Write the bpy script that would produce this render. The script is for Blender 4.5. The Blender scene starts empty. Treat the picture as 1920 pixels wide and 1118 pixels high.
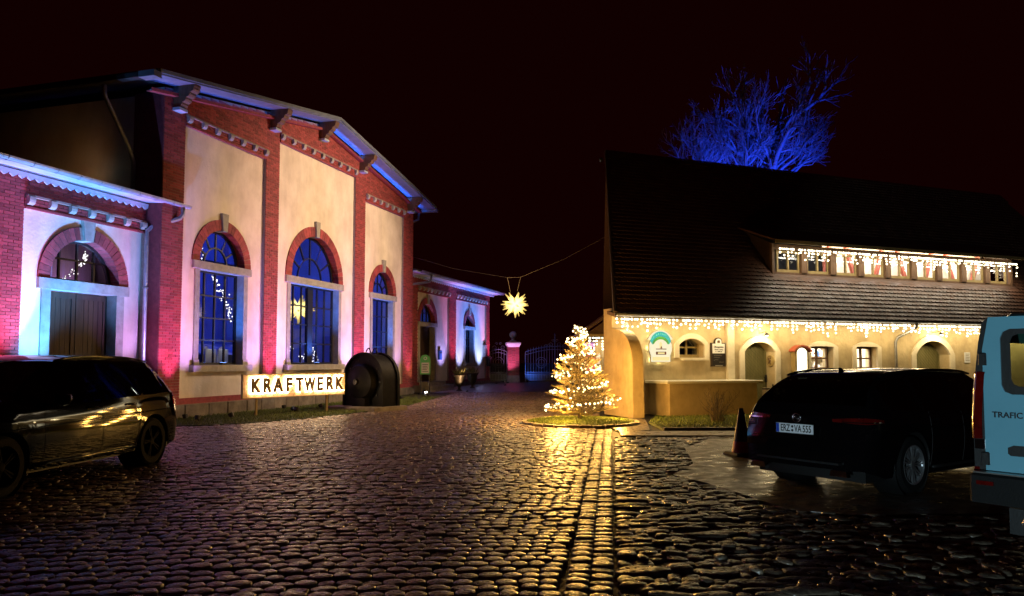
import bpy, bmesh, math, random
import numpy as np
from mathutils import Matrix, Vector
R_ = random.Random(7)
SC = bpy.context.scene
COL = SC.collection
PI = math.pi

# ------------------------------------------------------------------ camera
F_PX, CX, CY, PITCH, CAM_H = 1442.0, 960.0, 594.0, math.radians(3.34), 1.6
cam_d = bpy.data.cameras.new('camera'); cam = bpy.data.objects.new('camera', cam_d); COL.objects.link(cam)
cam.location = (0, 0, CAM_H); cam.rotation_euler = (PI/2 + PITCH, 0, 0)
cam_d.sensor_fit = 'HORIZONTAL'; cam_d.sensor_width = 36; cam_d.lens = 36*F_PX/1920
cam_d.shift_y = (CY - 559)/1920; cam_d.clip_end = 2000; cam_d.clip_start = 0.05
SC.camera = cam

# ------------------------------------------------------------------ night sky
W = bpy.data.worlds.new('World'); SC.world = W; W.use_nodes = True
wn = W.node_tree; wn.nodes.clear()
wb = wn.nodes.new('ShaderNodeBackground'); wo = wn.nodes.new('ShaderNodeOutputWorld')
wb.inputs[0].default_value = (0.0050, 0.0003, 0.0003, 1); wb.inputs[1].default_value = 1.0
wn.links.new(wb.outputs[0], wo.inputs[0])
vs = SC.view_settings; vs.view_transform = 'Standard'; vs.look = 'None'; vs.exposure = 0; vs.gamma = 1
try: vs.use_curve_mapping = False
except Exception: pass
cy = SC.cycles
cy.use_denoising = True
try: cy.denoiser = 'OPENIMAGEDENOISE'
except Exception: pass
cy.max_bounces = 6; cy.diffuse_bounces = 3; cy.glossy_bounces = 3; cy.transparent_max_bounces = 16
cy.sample_clamp_indirect = 4.0; cy.sample_clamp_direct = 0; cy.caustics_reflective = False; cy.caustics_refractive = False
try: cy.use_light_tree = True
except Exception: pass

# ------------------------------------------------------------------ photo geometry helpers
def ray(x, y):
    a = (x-CX)/F_PX; b = (CY-y)/F_PX
    return Vector((a, math.cos(PITCH)-b*math.sin(PITCH), math.sin(PITCH)+b*math.cos(PITCH)))
def gnd(x, y, z=0.0):
    r = ray(x, y); t = (z-CAM_H)/r.z
    return Vector((0, 0, CAM_H)) + r*t
def atY(x, y, Y):
    r = ray(x, y); return Vector((0, 0, CAM_H)) + r*(Y/r.y)
def pix(P):
    d = Vector(P)-Vector((0, 0, CAM_H))
    z = d.y*math.cos(PITCH)+d.z*math.sin(PITCH); u = -d.y*math.sin(PITCH)+d.z*math.cos(PITCH)
    if z < .1: return (-9999, -9999)
    return (CX+F_PX*d.x/z, CY-F_PX*u/z)
def gz(Y): return 0.0125*max(0.0, Y-27)

# ------------------------------------------------------------------ mesh building
class MB:
    def __init__(s): s.v = []; s.f = []
    def add(s, vs_, fs):
        n = len(s.v); s.v += [tuple(v) for v in vs_]; s.f += [tuple(i+n for i in f) for f in fs]; return s
    def box(s, x0, x1, y0, y1, z0, z1, M=None):
        vv = [(x0,y0,z0),(x1,y0,z0),(x1,y1,z0),(x0,y1,z0),(x0,y0,z1),(x1,y0,z1),(x1,y1,z1),(x0,y1,z1)]
        if M: vv = [M @ Vector(v) for v in vv]
        return s.add(vv, [(3,2,1,0),(4,5,6,7),(0,1,5,4),(1,2,6,5),(2,3,7,6),(3,0,4,7)])
    def cbox(s, x0, x1, y0, y1, z0, z1, b=.01, M=None):
        'box with chamfered vertical and top edges'
        vv = []; 
        for z, k in ((z0, 0), (z1-b, 0), (z1, b)):
            vv += [(x0+b+k,y0+k,z),(x1-b-k,y0+k,z),(x1-k,y0+b+k,z),(x1-k,y1-b-k,z),(x1-b-k,y1-k,z),(x0+b+k,y1-k,z),(x0+k,y1-b-k,z),(x0+k,y0+b+k,z)]
        if M: vv = [M @ Vector(v) for v in vv]
        fs = [tuple(range(7,-1,-1)), tuple(range(16,24))]
        for L in (0, 8):
            for i in range(8): fs.append((L+i, L+(i+1)%8, L+8+(i+1)%8, L+8+i))
        return s.add(vv, fs)
    def prism(s, poly, a, b, axis='y', M=None):
        'poly in the plane across axis (x,z for y; y,z for x; x,y for z), extruded from a to b'
        def P(p, t):
            q = {'y': (p[0], t, p[1]), 'x': (t, p[0], p[1]), 'z': (p[0], p[1], t)}[axis]
            return M @ Vector(q) if M else q
        n = len(poly); vv = [P(p, a) for p in poly]+[P(p, b) for p in poly]
        fs = [tuple(range(n)), tuple(range(2*n-1, n-1, -1))]+[(i, i+n, (i+1)%n+n, (i+1)%n) for i in range(n)]
        return s.add(vv, fs)
    def tube(s, pts, r, n=6, caps=True):
        pts = [Vector(p) for p in pts]; rr = r if hasattr(r, '__len__') else [r]*len(pts); base = len(s.v)
        up = None
        for i, p in enumerate(pts):
            t = (pts[min(i+1, len(pts)-1)]-pts[max(i-1, 0)])
            if t.length < 1e-9: t = Vector((0,0,1))
            t.normalize()
            if up is None:
                up = Vector((0,0,1)) if abs(t.z) < .9 else Vector((1,0,0))
            a = t.cross(up)
            if a.length < 1e-6: a = t.orthogonal()
            a.normalize(); b = a.cross(t); up = b
            for k in range(n):
                w = 2*PI*k/n; s.v.append(tuple(p+(a*math.cos(w)+b*math.sin(w))*rr[i]))
        for i in range(len(pts)-1):
            for k in range(n):
                s.f.append((base+i*n+k, base+i*n+(k+1)%n, base+(i+1)*n+(k+1)%n, base+(i+1)*n+k))
        if caps:
            s.f.append(tuple(base+k for k in range(n-1,-1,-1))); m = base+(len(pts)-1)*n; s.f.append(tuple(m+k for k in range(n)))
        return s
    def lathe(s, prof, n=20, M=None, a0=0, a1=2*PI):
        'prof: (r,z) about z'
        full = abs(a1-a0-2*PI) < 1e-6; base = len(s.v); m = n if full else n+1
        for r, z in prof:
            for k in range(m):
                w = a0+(a1-a0)*k/n; v = Vector((r*math.cos(w), r*math.sin(w), z)); s.v.append(tuple(M @ v if M else v))
        for i in range(len(prof)-1):
            for k in range(n):
                k2 = (k+1)%m; s.f.append((base+i*m+k, base+i*m+k2, base+(i+1)*m+k2, base+(i+1)*m+k))
        return s
    def ico(s, c, r):
        c = Vector(c)
        return s.add([c+Vector(d)*r for d in ((1,0,0),(-1,0,0),(0,1,0),(0,-1,0),(0,0,1),(0,0,-1))],
                     [(0,2,4),(2,1,4),(1,3,4),(3,0,4),(2,0,5),(1,2,5),(3,1,5),(0,3,5)])
    def build(s, name, mat=None, parent=None, smooth=False, M=None, sharp=None):
        me = bpy.data.meshes.new(name); me.from_pydata(s.v, [], s.f); me.update()
        if len(s.f) < 3000:
            bm = bmesh.new(); bm.from_mesh(me); bmesh.ops.recalc_face_normals(bm, faces=bm.faces); bm.to_mesh(me); bm.free()
        if smooth:
            me.polygons.foreach_set('use_smooth', [True]*len(me.polygons))
            if sharp: me.set_sharp_from_angle(angle=math.radians(sharp))
        return link(name, me, mat, parent, M)
def link(name, me, mat=None, parent=None, M=None):
    o = bpy.data.objects.new(name, me); COL.objects.link(o)
    if mat is not None and me is not None and not me.materials: me.materials.append(mat)
    if parent is not None: o.parent = parent
    if M is not None: o.matrix_local = M
    return o
def tag(o, label=None, cat=None, group=None, kind=None):
    for k, v in (('label', label), ('category', cat), ('group', group), ('kind', kind)):
        if v: o[k] = v
    return o
def thing(name, label, cat, loc=(0,0,0), rz=0.0, group=None):
    o = bpy.data.objects.new(name, None); COL.objects.link(o); o.empty_display_size = .2
    o.location = loc; o.rotation_euler = (0, 0, rz); return tag(o, label, cat, group)
def stuff(o): o['kind'] = 'stuff'; return o
def struct(o): o['kind'] = 'structure'; return o
def copy_tree(o, parent=None):
    c = o.copy(); COL.objects.link(c); c.parent = parent
    for ch in o.children: copy_tree(ch, c)
    return c
def text_mesh(txt, size, depth=.004, bold=0.0, space=1.0):
    cu = bpy.data.curves.new('lettering', 'FONT'); cu.body = txt; cu.size = size; cu.extrude = depth; cu.offset = bold
    cu.align_x = 'CENTER'; cu.align_y = 'CENTER'; cu.space_character = space; cu.resolution_u = 3
    o = bpy.data.objects.new('lettering', cu); COL.objects.link(o)
    bpy.context.view_layer.update()
    me = bpy.data.meshes.new_from_object(o.evaluated_get(bpy.context.evaluated_depsgraph_get()))
    bpy.data.objects.remove(o); bpy.data.curves.remove(cu)
    return me
def text(name, txt, size, mat, parent, M, depth=.004, bold=0.0, sx=1.0, space=1.0):
    me = text_mesh(txt, size, depth, bold, space)
    return link(name, me, mat, parent, M @ Matrix.Diagonal((sx, 1, 1, 1)))
# upright lettering that reads from -y (text lies in x/z)
def MT(x, y, z): return Matrix.Translation((x, y, z)) @ Matrix.Rotation(PI/2, 4, 'X')

# ------------------------------------------------------------------ materials
def c255(r, g, b): return tuple(((v/255/12.92) if v/255 <= .04045 else ((v/255+.055)/1.055)**2.4) for v in (r, g, b))
MATS = {}
def nt(name):
    m = bpy.data.materials.new(name); m.use_nodes = True; MATS[name] = m
    return m, m.node_tree.nodes, m.node_tree.links, m.node_tree.nodes['Principled BSDF']
def pm(name, c1, c2=None, scale=6.0, rough=.7, rough2=None, bump=0.0, bscale=None, metal=0.0, spec=.5, coat=0.0, detail=4, stretch=None, island=0.0, streak=0.0):
    m, N, L, B = nt(name)
    B.inputs['Metallic'].default_value = metal; B.inputs['Roughness'].default_value = rough
    B.inputs['Specular IOR Level'].default_value = spec; B.inputs['Coat Weight'].default_value = coat; B.inputs['Coat Roughness'].default_value = .04
    tc = N.new('ShaderNodeTexCoord'); mp = N.new('ShaderNodeMapping'); L.new(tc.outputs['Object'], mp.inputs[0])
    if stretch: mp.inputs['Scale'].default_value = stretch
    c2 = c2 or tuple(v*.75 for v in c1)
    no = N.new('ShaderNodeTexNoise'); no.inputs['Scale'].default_value = scale; no.inputs['Detail'].default_value = detail; no.inputs['Roughness'].default_value = .62
    L.new(mp.outputs[0], no.inputs['Vector'])
    cr = N.new('ShaderNodeValToRGB'); cr.color_ramp.elements[0].position = .32; cr.color_ramp.elements[1].position = .7
    cr.color_ramp.elements[0].color = (*c2, 1); cr.color_ramp.elements[1].color = (*c1, 1)
    L.new(no.outputs[0], cr.inputs[0]); out = cr.outputs[0]
    if island:
        ge = N.new('ShaderNodeNewGeometry'); oi = N.new('ShaderNodeObjectInfo')
        ad = N.new('ShaderNodeMath'); ad.operation = 'ADD'; L.new(ge.outputs['Random Per Island'], ad.inputs[0]); L.new(oi.outputs['Random'], ad.inputs[1])
        fr = N.new('ShaderNodeMath'); fr.operation = 'FRACT'; L.new(ad.outputs[0], fr.inputs[0])
        mr = N.new('ShaderNodeMapRange'); mr.inputs['To Min'].default_value = 1-island; mr.inputs['To Max'].default_value = 1+island*.6; L.new(fr.outputs[0], mr.inputs[0])
        hs = N.new('ShaderNodeHueSaturation'); L.new(mr.outputs[0], hs.inputs['Value']); L.new(out, hs.inputs['Color']); out = hs.outputs[0]
    if streak:      # rain streaks and blotches
        mp2 = N.new('ShaderNodeMapping'); mp2.inputs['Scale'].default_value = (1.5,1.5,.45); L.new(tc.outputs['Object'], mp2.inputs[0])
        ns = N.new('ShaderNodeTexNoise'); ns.inputs['Scale'].default_value = 1.6; ns.inputs['Detail'].default_value = 6; ns.inputs['Roughness'].default_value = .65; L.new(mp2.outputs[0], ns.inputs['Vector'])
        m2 = N.new('ShaderNodeMapRange'); m2.inputs['From Min'].default_value = .42; m2.inputs['From Max'].default_value = .66; m2.inputs['To Min'].default_value = 1.0; m2.inputs['To Max'].default_value = 1-streak; L.new(ns.outputs[0], m2.inputs[0])
        h2 = N.new('ShaderNodeHueSaturation'); L.new(m2.outputs[0], h2.inputs['Value']); L.new(out, h2.inputs['Color']); out = h2.outputs[0]
    L.new(out, B.inputs['Base Color'])
    if rough2 is not None:
        mr2 = N.new('ShaderNodeMapRange'); mr2.inputs['From Min'].default_value = .3; mr2.inputs['From Max'].default_value = .7
        mr2.inputs['To Min'].default_value = rough; mr2.inputs['To Max'].default_value = rough2
        n3 = N.new('ShaderNodeTexNoise'); n3.inputs['Scale'].default_value = scale*1.7; n3.inputs['Detail'].default_value = 3; L.new(mp.outputs[0], n3.inputs['Vector'])
        L.new(n3.outputs[0], mr2.inputs[0]); L.new(mr2.outputs[0], B.inputs['Roughness'])
    if bump:
        n2 = N.new('ShaderNodeTexNoise'); n2.inputs['Scale'].default_value = bscale or scale*4; n2.inputs['Detail'].default_value = 5; L.new(mp.outputs[0], n2.inputs['Vector'])
        bu = N.new('ShaderNodeBump'); bu.inputs['Strength'].default_value = bump; bu.inputs['Distance'].default_value = .02
        L.new(n2.outputs[0], bu.inputs['Height']); L.new(bu.outputs[0], B.inputs['Normal'])
    return m
def emi(name, col, strength, sample=True):
    m, N, L, B = nt(name); N.remove(B); e = N.new('ShaderNodeEmission'); e.inputs[0].default_value = (*col, 1); e.inputs[1].default_value = strength
    L.new(e.outputs[0], N['Material Output'].inputs[0])
    if not sample:
        m.cycles.emission_sampling = 'NONE'
        ge = N.new('ShaderNodeNewGeometry'); mr = N.new('ShaderNodeMapRange'); mr.inputs['To Min'].default_value = strength*.3; mr.inputs['To Max'].default_value = strength*1.4
        L.new(ge.outputs['Random Per Island'], mr.inputs[0]); L.new(mr.outputs[0], e.inputs[1])
    return m
def glass(name, tint=(.9,.95,1), rough=.02, f0=1.5):
    m, N, L, B = nt(name); N.remove(B)
    t = N.new('ShaderNodeBsdfTransparent'); t.inputs[0].default_value = (*tint, 1)
    g = N.new('ShaderNodeBsdfGlossy'); g.inputs['Roughness'].default_value = rough
    lw = N.new('ShaderNodeLayerWeight'); lw.inputs[0].default_value = .5
    pw = N.new('ShaderNodeMath'); pw.operation = 'POWER'; pw.inputs[1].default_value = 4.0; L.new(lw.outputs['Facing'], pw.inputs[0])
    fr = N.new('ShaderNodeMapRange'); fr.inputs['To Min'].default_value = ((f0-1)/(f0+1))**2; fr.inputs['To Max'].default_value = .85; L.new(pw.outputs[0], fr.inputs[0])
    mx = N.new('ShaderNodeMixShader'); L.new(fr.outputs[0], mx.inputs[0]); L.new(t.outputs[0], mx.inputs[1]); L.new(g.outputs[0], mx.inputs[2])
    L.new(mx.outputs[0], N['Material Output'].inputs[0]); return m

pm('brick', (.36,.058,.062), (.21,.032,.036), 9, .75, bump=.25, bscale=60, island=.38)
pm('mortar', (.30,.22,.18), (.2,.14,.11), 20, .9, bump=.3, bscale=80)
pm('plaster', (.78,.70,.59), (.60,.52,.42), .9, .85, bump=.3, bscale=16, detail=7, streak=.14)
pm('plaster_house', (.62,.50,.30), (.40,.31,.17), 1.2, .9, bump=.8, bscale=7, detail=8, streak=.18)
pm('plaster_trim', (.72,.66,.52), (.60,.53,.40), 3, .85, bump=.4, bscale=14)
pm('stone', (.36,.34,.30), (.24,.22,.19), 5, .8, bump=.4, bscale=40)
pm('plinth_stone', (.22,.19,.15), (.11,.09,.07), 3, .9, bump=.9, bscale=9, island=.25)
pm('wood_dark', (.055,.032,.02), (.025,.015,.01), 3, .6, bump=.3, bscale=18, stretch=(6,6,.6))
pm('wood_olive', (.17,.15,.06), (.11,.10,.035), 3, .55, bump=.2, bscale=18, stretch=(6,6,.6))
pm('wood_brown', (.16,.085,.04), (.08,.04,.018), 4, .7, bump=.4, bscale=20, stretch=(5,5,.7))
pm('wood_frame', (.36,.27,.11), (.24,.17,.06), 4, .6)
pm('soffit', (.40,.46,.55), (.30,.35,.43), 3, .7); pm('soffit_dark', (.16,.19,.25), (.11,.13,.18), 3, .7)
pm('roof_dark', (.030,.022,.020), (.015,.011,.010), 5, .7, bump=.3)
pm('zinc', (.42,.43,.45), (.30,.31,.33), 7, .42, .55, metal=.8)
pm('tile', (.115,.052,.03), (.055,.025,.014), 2.2, .38, .6, bump=.25, bscale=30, island=.35)
pm('tile_flat', (.10,.05,.03), (.06,.028,.018), 14, .6, bump=.4, bscale=20)
pm('iron', (.02,.02,.022), (.012,.012,.014), 9, .45, metal=.2)
pm('iron_blue', (.10,.11,.14), (.06,.07,.09), 9, .42, metal=.4)
pm('black_enamel', (.006,.0055,.0055), (.003,.003,.003), 6, .5, .7, spec=.14)
pm('sett', (.27,.175,.115), (.10,.065,.045), 9, .17, .56, bump=.42, bscale=32, spec=.8, island=.5)
pm('fieldstone', (.17,.135,.095), (.06,.046,.034), 7, .2, .48, bump=.8, bscale=18, spec=.6, island=.4)
pm('soil', (.020,.015,.011), (.010,.007,.005), 8, .5, .8, bump=.6, bscale=40)
pm('wet_concrete', (.15,.12,.085), (.06,.05,.035), 2.6, .18, .62, bump=1.0, bscale=7, detail=9)
pm('grass_blade', (.15,.20,.025), (.09,.13,.016), 3, .6, island=.35)
pm('turf', (.045,.065,.014), (.02,.03,.008), 12, .9, bump=.6, bscale=60)
pm('needle', (.26,.20,.06), (.14,.12,.035), 5, .6, island=.3)
pm('bark', (.10,.075,.05), (.05,.038,.026), 6, .85, bump=.5, bscale=25, stretch=(3,3,.6))
pm('twig', (.30,.30,.30), (.2,.2,.2), 6, .85)
pm('letter_wood', (.20,.12,.045), (.10,.06,.02), 9, .55, stretch=(1,1,3))
pm('sign_brick', (.80,.56,.36), (.70,.44,.26), 8, .8, bump=.3, island=.14)
pm('white_paint', (.82,.80,.76), (.74,.72,.68), 5, .5)
pm('counter_top', (.78,.77,.70), (.66,.65,.58), 6, .5)
pm('car_black', (.003,.0025,.003), (.002,.0017,.002), 2, .05, coat=0.0, spec=.2)
pm('van_teal', (.13,.33,.42), (.115,.30,.385), 2, .3, coat=.8)
pm('trim_black', (.006,.006,.006), (.004,.004,.004), 12, .55, bump=.1)
pm('rubber', (.006,.006,.006), (.004,.004,.004), 20, .8, bump=.3, spec=.15); pm('bumper_dark', (.004,.004,.004), (.003,.003,.003), 20, .7, bump=.2, spec=.2)
pm('alloy', (.55,.56,.58), (.46,.47,.49), 8, .28, metal=.9)
pm('chrome', (.75,.75,.76), (.66,.66,.67), 8, .12, metal=1.0)
pm('lamp_red', (.10,.004,.003), (.05,.002,.0015), 8, .08, coat=.5)
pm('lamp_red_clear', (.55,.014,.012), (.4,.01,.008), 8, .1, coat=.5); pm('cone_red', (.60,.045,.03), (.44,.03,.02), 8, .5)
pm('cone_dark', (.045,.022,.02), (.03,.014,.013), 9, .55)
pm('plate_white', (.75,.77,.80), (.70,.72,.75), 9, .35)
pm('plate_blue', (.01,.06,.50), (.01,.05,.42), 9, .35)
pm('ink', (.012,.010,.010), (.010,.008,.008), 9, .6)
pm('board_black', (.016,.011,.010), (.010,.007,.006), 6, .5)
pm('chalk', (.34,.31,.27), (.25,.23,.2), 30, .9)
pm('sign_teal', (.06,.42,.40), (.05,.36,.35), 4, .5)
pm('sign_green', (.05,.30,.06), (.04,.24,.05), 4, .5)
pm('sign_maroon', (.16,.03,.015), (.12,.02,.01), 4, .5)
pm('sign_yellow', (.80,.66,.20), (.72,.58,.16), 4, .5)
pm('blue_box', (.05,.16,.42), (.04,.13,.36), 4, .5)
pm('steel', (.5,.48,.45), (.38,.36,.34), 6, .3, metal=.9, stretch=(1,1,.2))
pm('timber_red', (.42,.10,.055), (.30,.065,.035), 4, .6)
pm('room_cream', (.80,.72,.55), (.72,.63,.46), 3, .8)
pm('room_blue', (.30,.32,.40), (.20,.22,.30), 1.5, .7)
pm('cloth_white', (.80,.80,.80), (.7,.7,.7), 6, .8)
pm('curtain', (.62,.50,.58), (.50,.38,.46), 4, .8, stretch=(8,8,.5))
pm('urn_iron', (.03,.026,.024), (.016,.014,.013), 7, .5, bump=.2)
pm('plant_pale', (.30,.30,.16), (.16,.18,.08), 8, .7, island=.3)
pm('cable', (.02,.018,.016), (.02,.018,.016), 5, .6)
glass('pane_glass', (.80,.85,.95)); glass('car_glass', (.05,.06,.06), .02, 1.5); glass('van_glass', (.78,.84,.74), .03, 1.35)
WARM = (1, .74, .40); ICE = (1, .88, .66)
emi('bulb_warm', (1, .76, .36), 7, False); emi('bulb_ice', (1, .84, .54), 8, False)
emi('bulb_window', (1, .86, .66), 5, False)
emi('strip_lens', (.1,.3,1), .8, False); emi('lens_white', (1, .95, .85), 25, False); emi('lens_blue', (.2, .4, 1), 10, False)
emi('led_halo', (1, .72, .38), 40); emi('lamp_glass', (1, .82, .52), 9, False)
emi('showcase_glow', (1, .90, .62), 3.2)
M_ = MATS
# ------------------------------------------------------------------ lamps
def aim(frm, to):
    d = Vector(to)-Vector(frm); return d.to_track_quat('-Z', 'Y').to_matrix().to_4x4()
def spot(parent, loc, to, col, watt, deg=70, blend=.8, radius=.06, name='light'):
    l = bpy.data.lights.new(name, 'SPOT'); l.energy = watt; l.color = col; l.spot_size = math.radians(deg); l.spot_blend = blend; l.shadow_soft_size = radius
    o = bpy.data.objects.new(name, l); COL.objects.link(o); o.parent = parent; o.matrix_local = Matrix.Translation(loc) @ aim(loc, to); return o
def point(parent, loc, col, watt, radius=.08, name='light'):
    l = bpy.data.lights.new(name, 'POINT'); l.energy = watt; l.color = col; l.shadow_soft_size = radius
    o = bpy.data.objects.new(name, l); COL.objects.link(o); o.parent = parent; o.location = loc; return o
def area(parent, loc, to, col, watt, sx, sy, name='light', spread=180):
    l = bpy.data.lights.new(name, 'AREA'); l.shape = 'RECTANGLE'; l.size = sx; l.size_y = sy; l.energy = watt; l.color = col; l.spread = math.radians(spread)
    o = bpy.data.objects.new(name, l); COL.objects.link(o); o.parent = parent; o.matrix_local = Matrix.Translation(loc) @ aim(loc, to); return o
def ground_spot(P, to, col, watt, deg, label, group=None, lens='lens_white', blend=.8):
    'round uplight: housing, rim, glowing lens and its own light'
    P = Vector(P); t = thing('ground_spotlight', label, 'spotlight', P, 0, group)
    d = (Vector(to)-P).normalized(); Q = d.to_track_quat('Z', 'Y').to_matrix().to_4x4(); M = Matrix.Translation((0,0,.10)) @ Q
    MB().lathe([(.0,-.07),(.06,-.06),(.075,.0),(.075,.05),(.065,.05)], 14, M).build('housing', M_['iron'], t, True, sharp=40)
    MB().lathe([(.0,.045),(.064,.045)], 14, M).build('lens', M_[lens], t)
    MB().tube([(0,0,-.03),(0,0,.06)], .014).build('stake', M_['iron'], t)
    spot(t, tuple(M @ Vector((0,0,.06))), tuple(M @ Vector((0,0,3))), col, watt, deg, blend, .05); return t
def in_poly(x, y, P):
    c = False; n = len(P)
    for i in range(n):
        (x1, y1), (x2, y2) = P[i][:2], P[(i+1)%n][:2]
        if (y1 > y) != (y2 > y) and x < (x2-x1)*(y-y1)/(y2-y1)+x1: c = not c
    return c

# ------------------------------------------------------------------ ground
g = MB()
ys = [-60, 3, 15, 27, 60, 90, 400]; xs = [-300, -40, -12, 0, 12, 40, 300]
for y in ys:
    for x in xs: g.v.append((x, y, gz(min(y, 90))-.045))
for i in range(len(ys)-1):
    for j in range(len(xs)-1):
        a = i*len(xs)+j; g.f.append((a, a+1, a+1+len(xs), a+len(xs)))
GROUND = struct(g.build('ground', M_['soil']))
EDGE_T = .1285                                  # the drain course runs along x = .1285 y + off
def edge_x(Y): return EDGE_T*Y + .02
LAWN = [gnd(328,800), gnd(400,798), gnd(480,793), gnd(560,787), gnd(640,778), gnd(700,771), gnd(760,762), gnd(815,751), gnd(852,742), gnd(800,737), Vector((-9.2+.305*8,30,0)), Vector((-9.2+.305*-1,21,0)), Vector((-10.1,19.6,0))]
RING_C = Vector((1.78, 20.15, 0)); RING_R = 1.42
def in_lawn(x, y): return in_poly(x, y, LAWN)
def in_ring(x, y): return (x-RING_C.x)**2+(y-RING_C.y)**2 < (RING_R+.1)**2
def stone_mesh(mb, cx, cy, z, w, d, ang, h=.05, dome=.0035, irr=.1, rnd=R_, tilt=.03, n=8, sink=.055):
    'rounded paving stone: skirt, shoulder, inset top and crown'
    ca, sa = math.cos(ang), math.sin(ang); tx, ty = rnd.gauss(0, tilt), rnd.gauss(0, tilt)
    base = len(mb.v); jit = [1+rnd.uniform(-irr, irr) for _ in range(n)]
    for k, (ins, zz) in enumerate(((0.0, -sink), (.0, -.012), (.035, -.002), (.11, .0008), (.42, dome*.85))):
        for i in range(n):
            a = 2*PI*(i+.5)/n; c, s_ = math.cos(a), math.sin(a); p = 5.0
            q = (abs(c)**p+abs(s_)**p)**(-1/p)*jit[i]*(1-ins)
            lx, ly = c*q*w/2, s_*q*d/2
            mb.v.append((cx+lx*ca-ly*sa, cy+lx*sa+ly*ca, z+zz+(lx*tx+ly*ty if k else 0)))
    mb.v.append((cx, cy, z+dome)); top = len(mb.v)-1
    for k in range(4):
        for i in range(n): mb.f.append((base+k*n+i, base+k*n+(i+1)%n, base+(k+1)*n+(i+1)%n, base+(k+1)*n+i))
    for i in range(n): mb.f.append((base+4*n+i, base+4*n+(i+1)%n, top))
def stone_obj(name, mat, parent, args):
    m = MB(); x, y, z, w, d, a = args; stone_mesh(m, 0, 0, 0, w, d, 0, **STONE_KW)
    return m.build(name, mat, parent, True, Matrix.Translation((x, y, z)) @ Matrix.Rotation(a, 4, 'Z'))
# regular setts, rows across the drain course
setts = []
row = 0; s = 3.6
while s < 37.5:
    d = R_.uniform(.135, .175); s += d
    x = edge_x(s)-.36-R_.uniform(0, .05); lim = max(-.78*s-.6, -13+.0*s) if s < 24 else -9.2+.305*(s-22)
    while x > lim:
        w = R_.uniform(.125, .20); x -= w
        Y = s + .10*math.sin(x*.55+s*.3) + .012*x + R_.gauss(0, .008); X = x+w/2
        if not in_lawn(X, Y) and not in_ring(X, Y) and not (X < -8.2 and Y > 20):
            setts.append((X, Y, gz(Y)+R_.gauss(0, .005), w*.965, d*.96, R_.gauss(.01, .05)))
    row += 1
# drain course: two rows along the edge
for off in (-.10, -.275):
    s = 3.6
    while s < 18.2:
        d = R_.uniform(.13, .19); s += d
        if not in_ring(edge_x(s)+off, s-d/2): setts.append((edge_x(s-d/2)+off, s-d/2, .004+R_.gauss(0,.005), .165, d*.94, -.128+R_.gauss(0,.03)))
def visible(st):
    px = pix((st[0], st[1], st[2])); return 0 < px[0] < 1920 and 700 < px[1] < 1116 and not (px[0] < 330 and px[1] < 1000)
setts.sort(key=lambda t: (not visible(t), t[0]**2+t[1]**2))
COURT = struct(MB().box(-40, -39.9, 3, 3.1, -.3, -.2).build('courtyard', M_['soil']))
far = MB(); fy = [37, 42, 50, 60, 75]
for y in fy:
    far.v += [(-30, y, gz(y)-.012), (edge_x(y)+14 if y > 30 else edge_x(26), y, gz(y)-.012)]
for i in range(len(fy)-1): far.f.append((2*i, 2*i+1, 2*i+3, 2*i+2))
# far paving: material takes over where a sett is under a pixel high
m, N, L, B = nt('far_setts'); tc = N.new('ShaderNodeTexCoord'); vo = N.new('ShaderNodeTexVoronoi'); vo.inputs['Scale'].default_value = 5.5; vo.inputs['Randomness'].default_value = .6
L.new(tc.outputs['Object'], vo.inputs['Vector']); cr = N.new('ShaderNodeValToRGB'); cr.color_ramp.elements[0].color = (.13,.105,.085,1); cr.color_ramp.elements[1].color = (.05,.04,.033,1)
L.new(vo.outputs['Distance'], cr.inputs[0]); L.new(cr.outputs[0], B.inputs['Base Color']); B.inputs['Roughness'].default_value = .36
bu = N.new('ShaderNodeBump'); bu.inputs['Strength'].default_value = .9; bu.inputs['Distance'].default_value = .03; bu.invert = True; L.new(vo.outputs['Distance'], bu.inputs['Height']); L.new(bu.outputs[0], B.inputs['Normal'])
bpy.data.objects.remove(COURT)
COURT = struct(far.build('courtyard', M_['far_setts']))
STONE_KW = dict(irr=.06, tilt=.02)
for t in setts[:300]: stone_obj('sett', M_['sett'], COURT, t)
mb = MB()
for t in setts[300:]: stone_mesh(mb, *t[:3], t[3], t[4], t[5], irr=.07, tilt=.022)
stuff(mb.build('setts', M_['sett'], COURT, True))
# rough fieldstones right of the drain course
APRON = [(p.x, p.y) for p in (gnd(1330,822), gnd(1285,840), gnd(1300,868), gnd(1262,890), gnd(1325,905), gnd(1405,930), gnd(1480,955), gnd(1600,965))]+[(30,9.6),(30,16.9),(14,16.75)]
rough = []
s = 3.6
while s < 16.6:
    d = R_.uniform(.08, .16); s += d; x = edge_x(s)+.035; lim = .86*s+1.2
    while x < lim:
        big = R_.random() < (.3 if x < edge_x(s)+1.3 else .08); w = R_.uniform(.22, .42) if big else R_.uniform(.08, .19); x += w
        Y = s+R_.gauss(0, .03)+.06*math.sin(x*1.7); t_near = math.hypot(x-4.4, Y-12.3)
        if Y < 16.5 and not in_poly(x-w/2, Y, APRON): rough.append((x-w/2, Y, -.012+R_.gauss(0, .011), w*1.03, min(.30, d*R_.uniform(1.05,1.4)), R_.gauss(0, .12)))
rough.sort(key=lambda t: (not visible(t), t[0]**2+t[1]**2))
YARD = MB(); YARD.prism([(edge_x(3)+.03,3),(40,3),(40,17.2),(edge_x(17.2)+.03,17.2)], -.2, -.034, 'z')
YARD = struct(YARD.build('parking_yard', M_['soil']))
STONE_KW = dict(irr=.17, tilt=.035, dome=.008)
for t in rough[:300]: stone_obj('fieldstone', M_['fieldstone'], YARD, t)
mb = MB()
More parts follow.
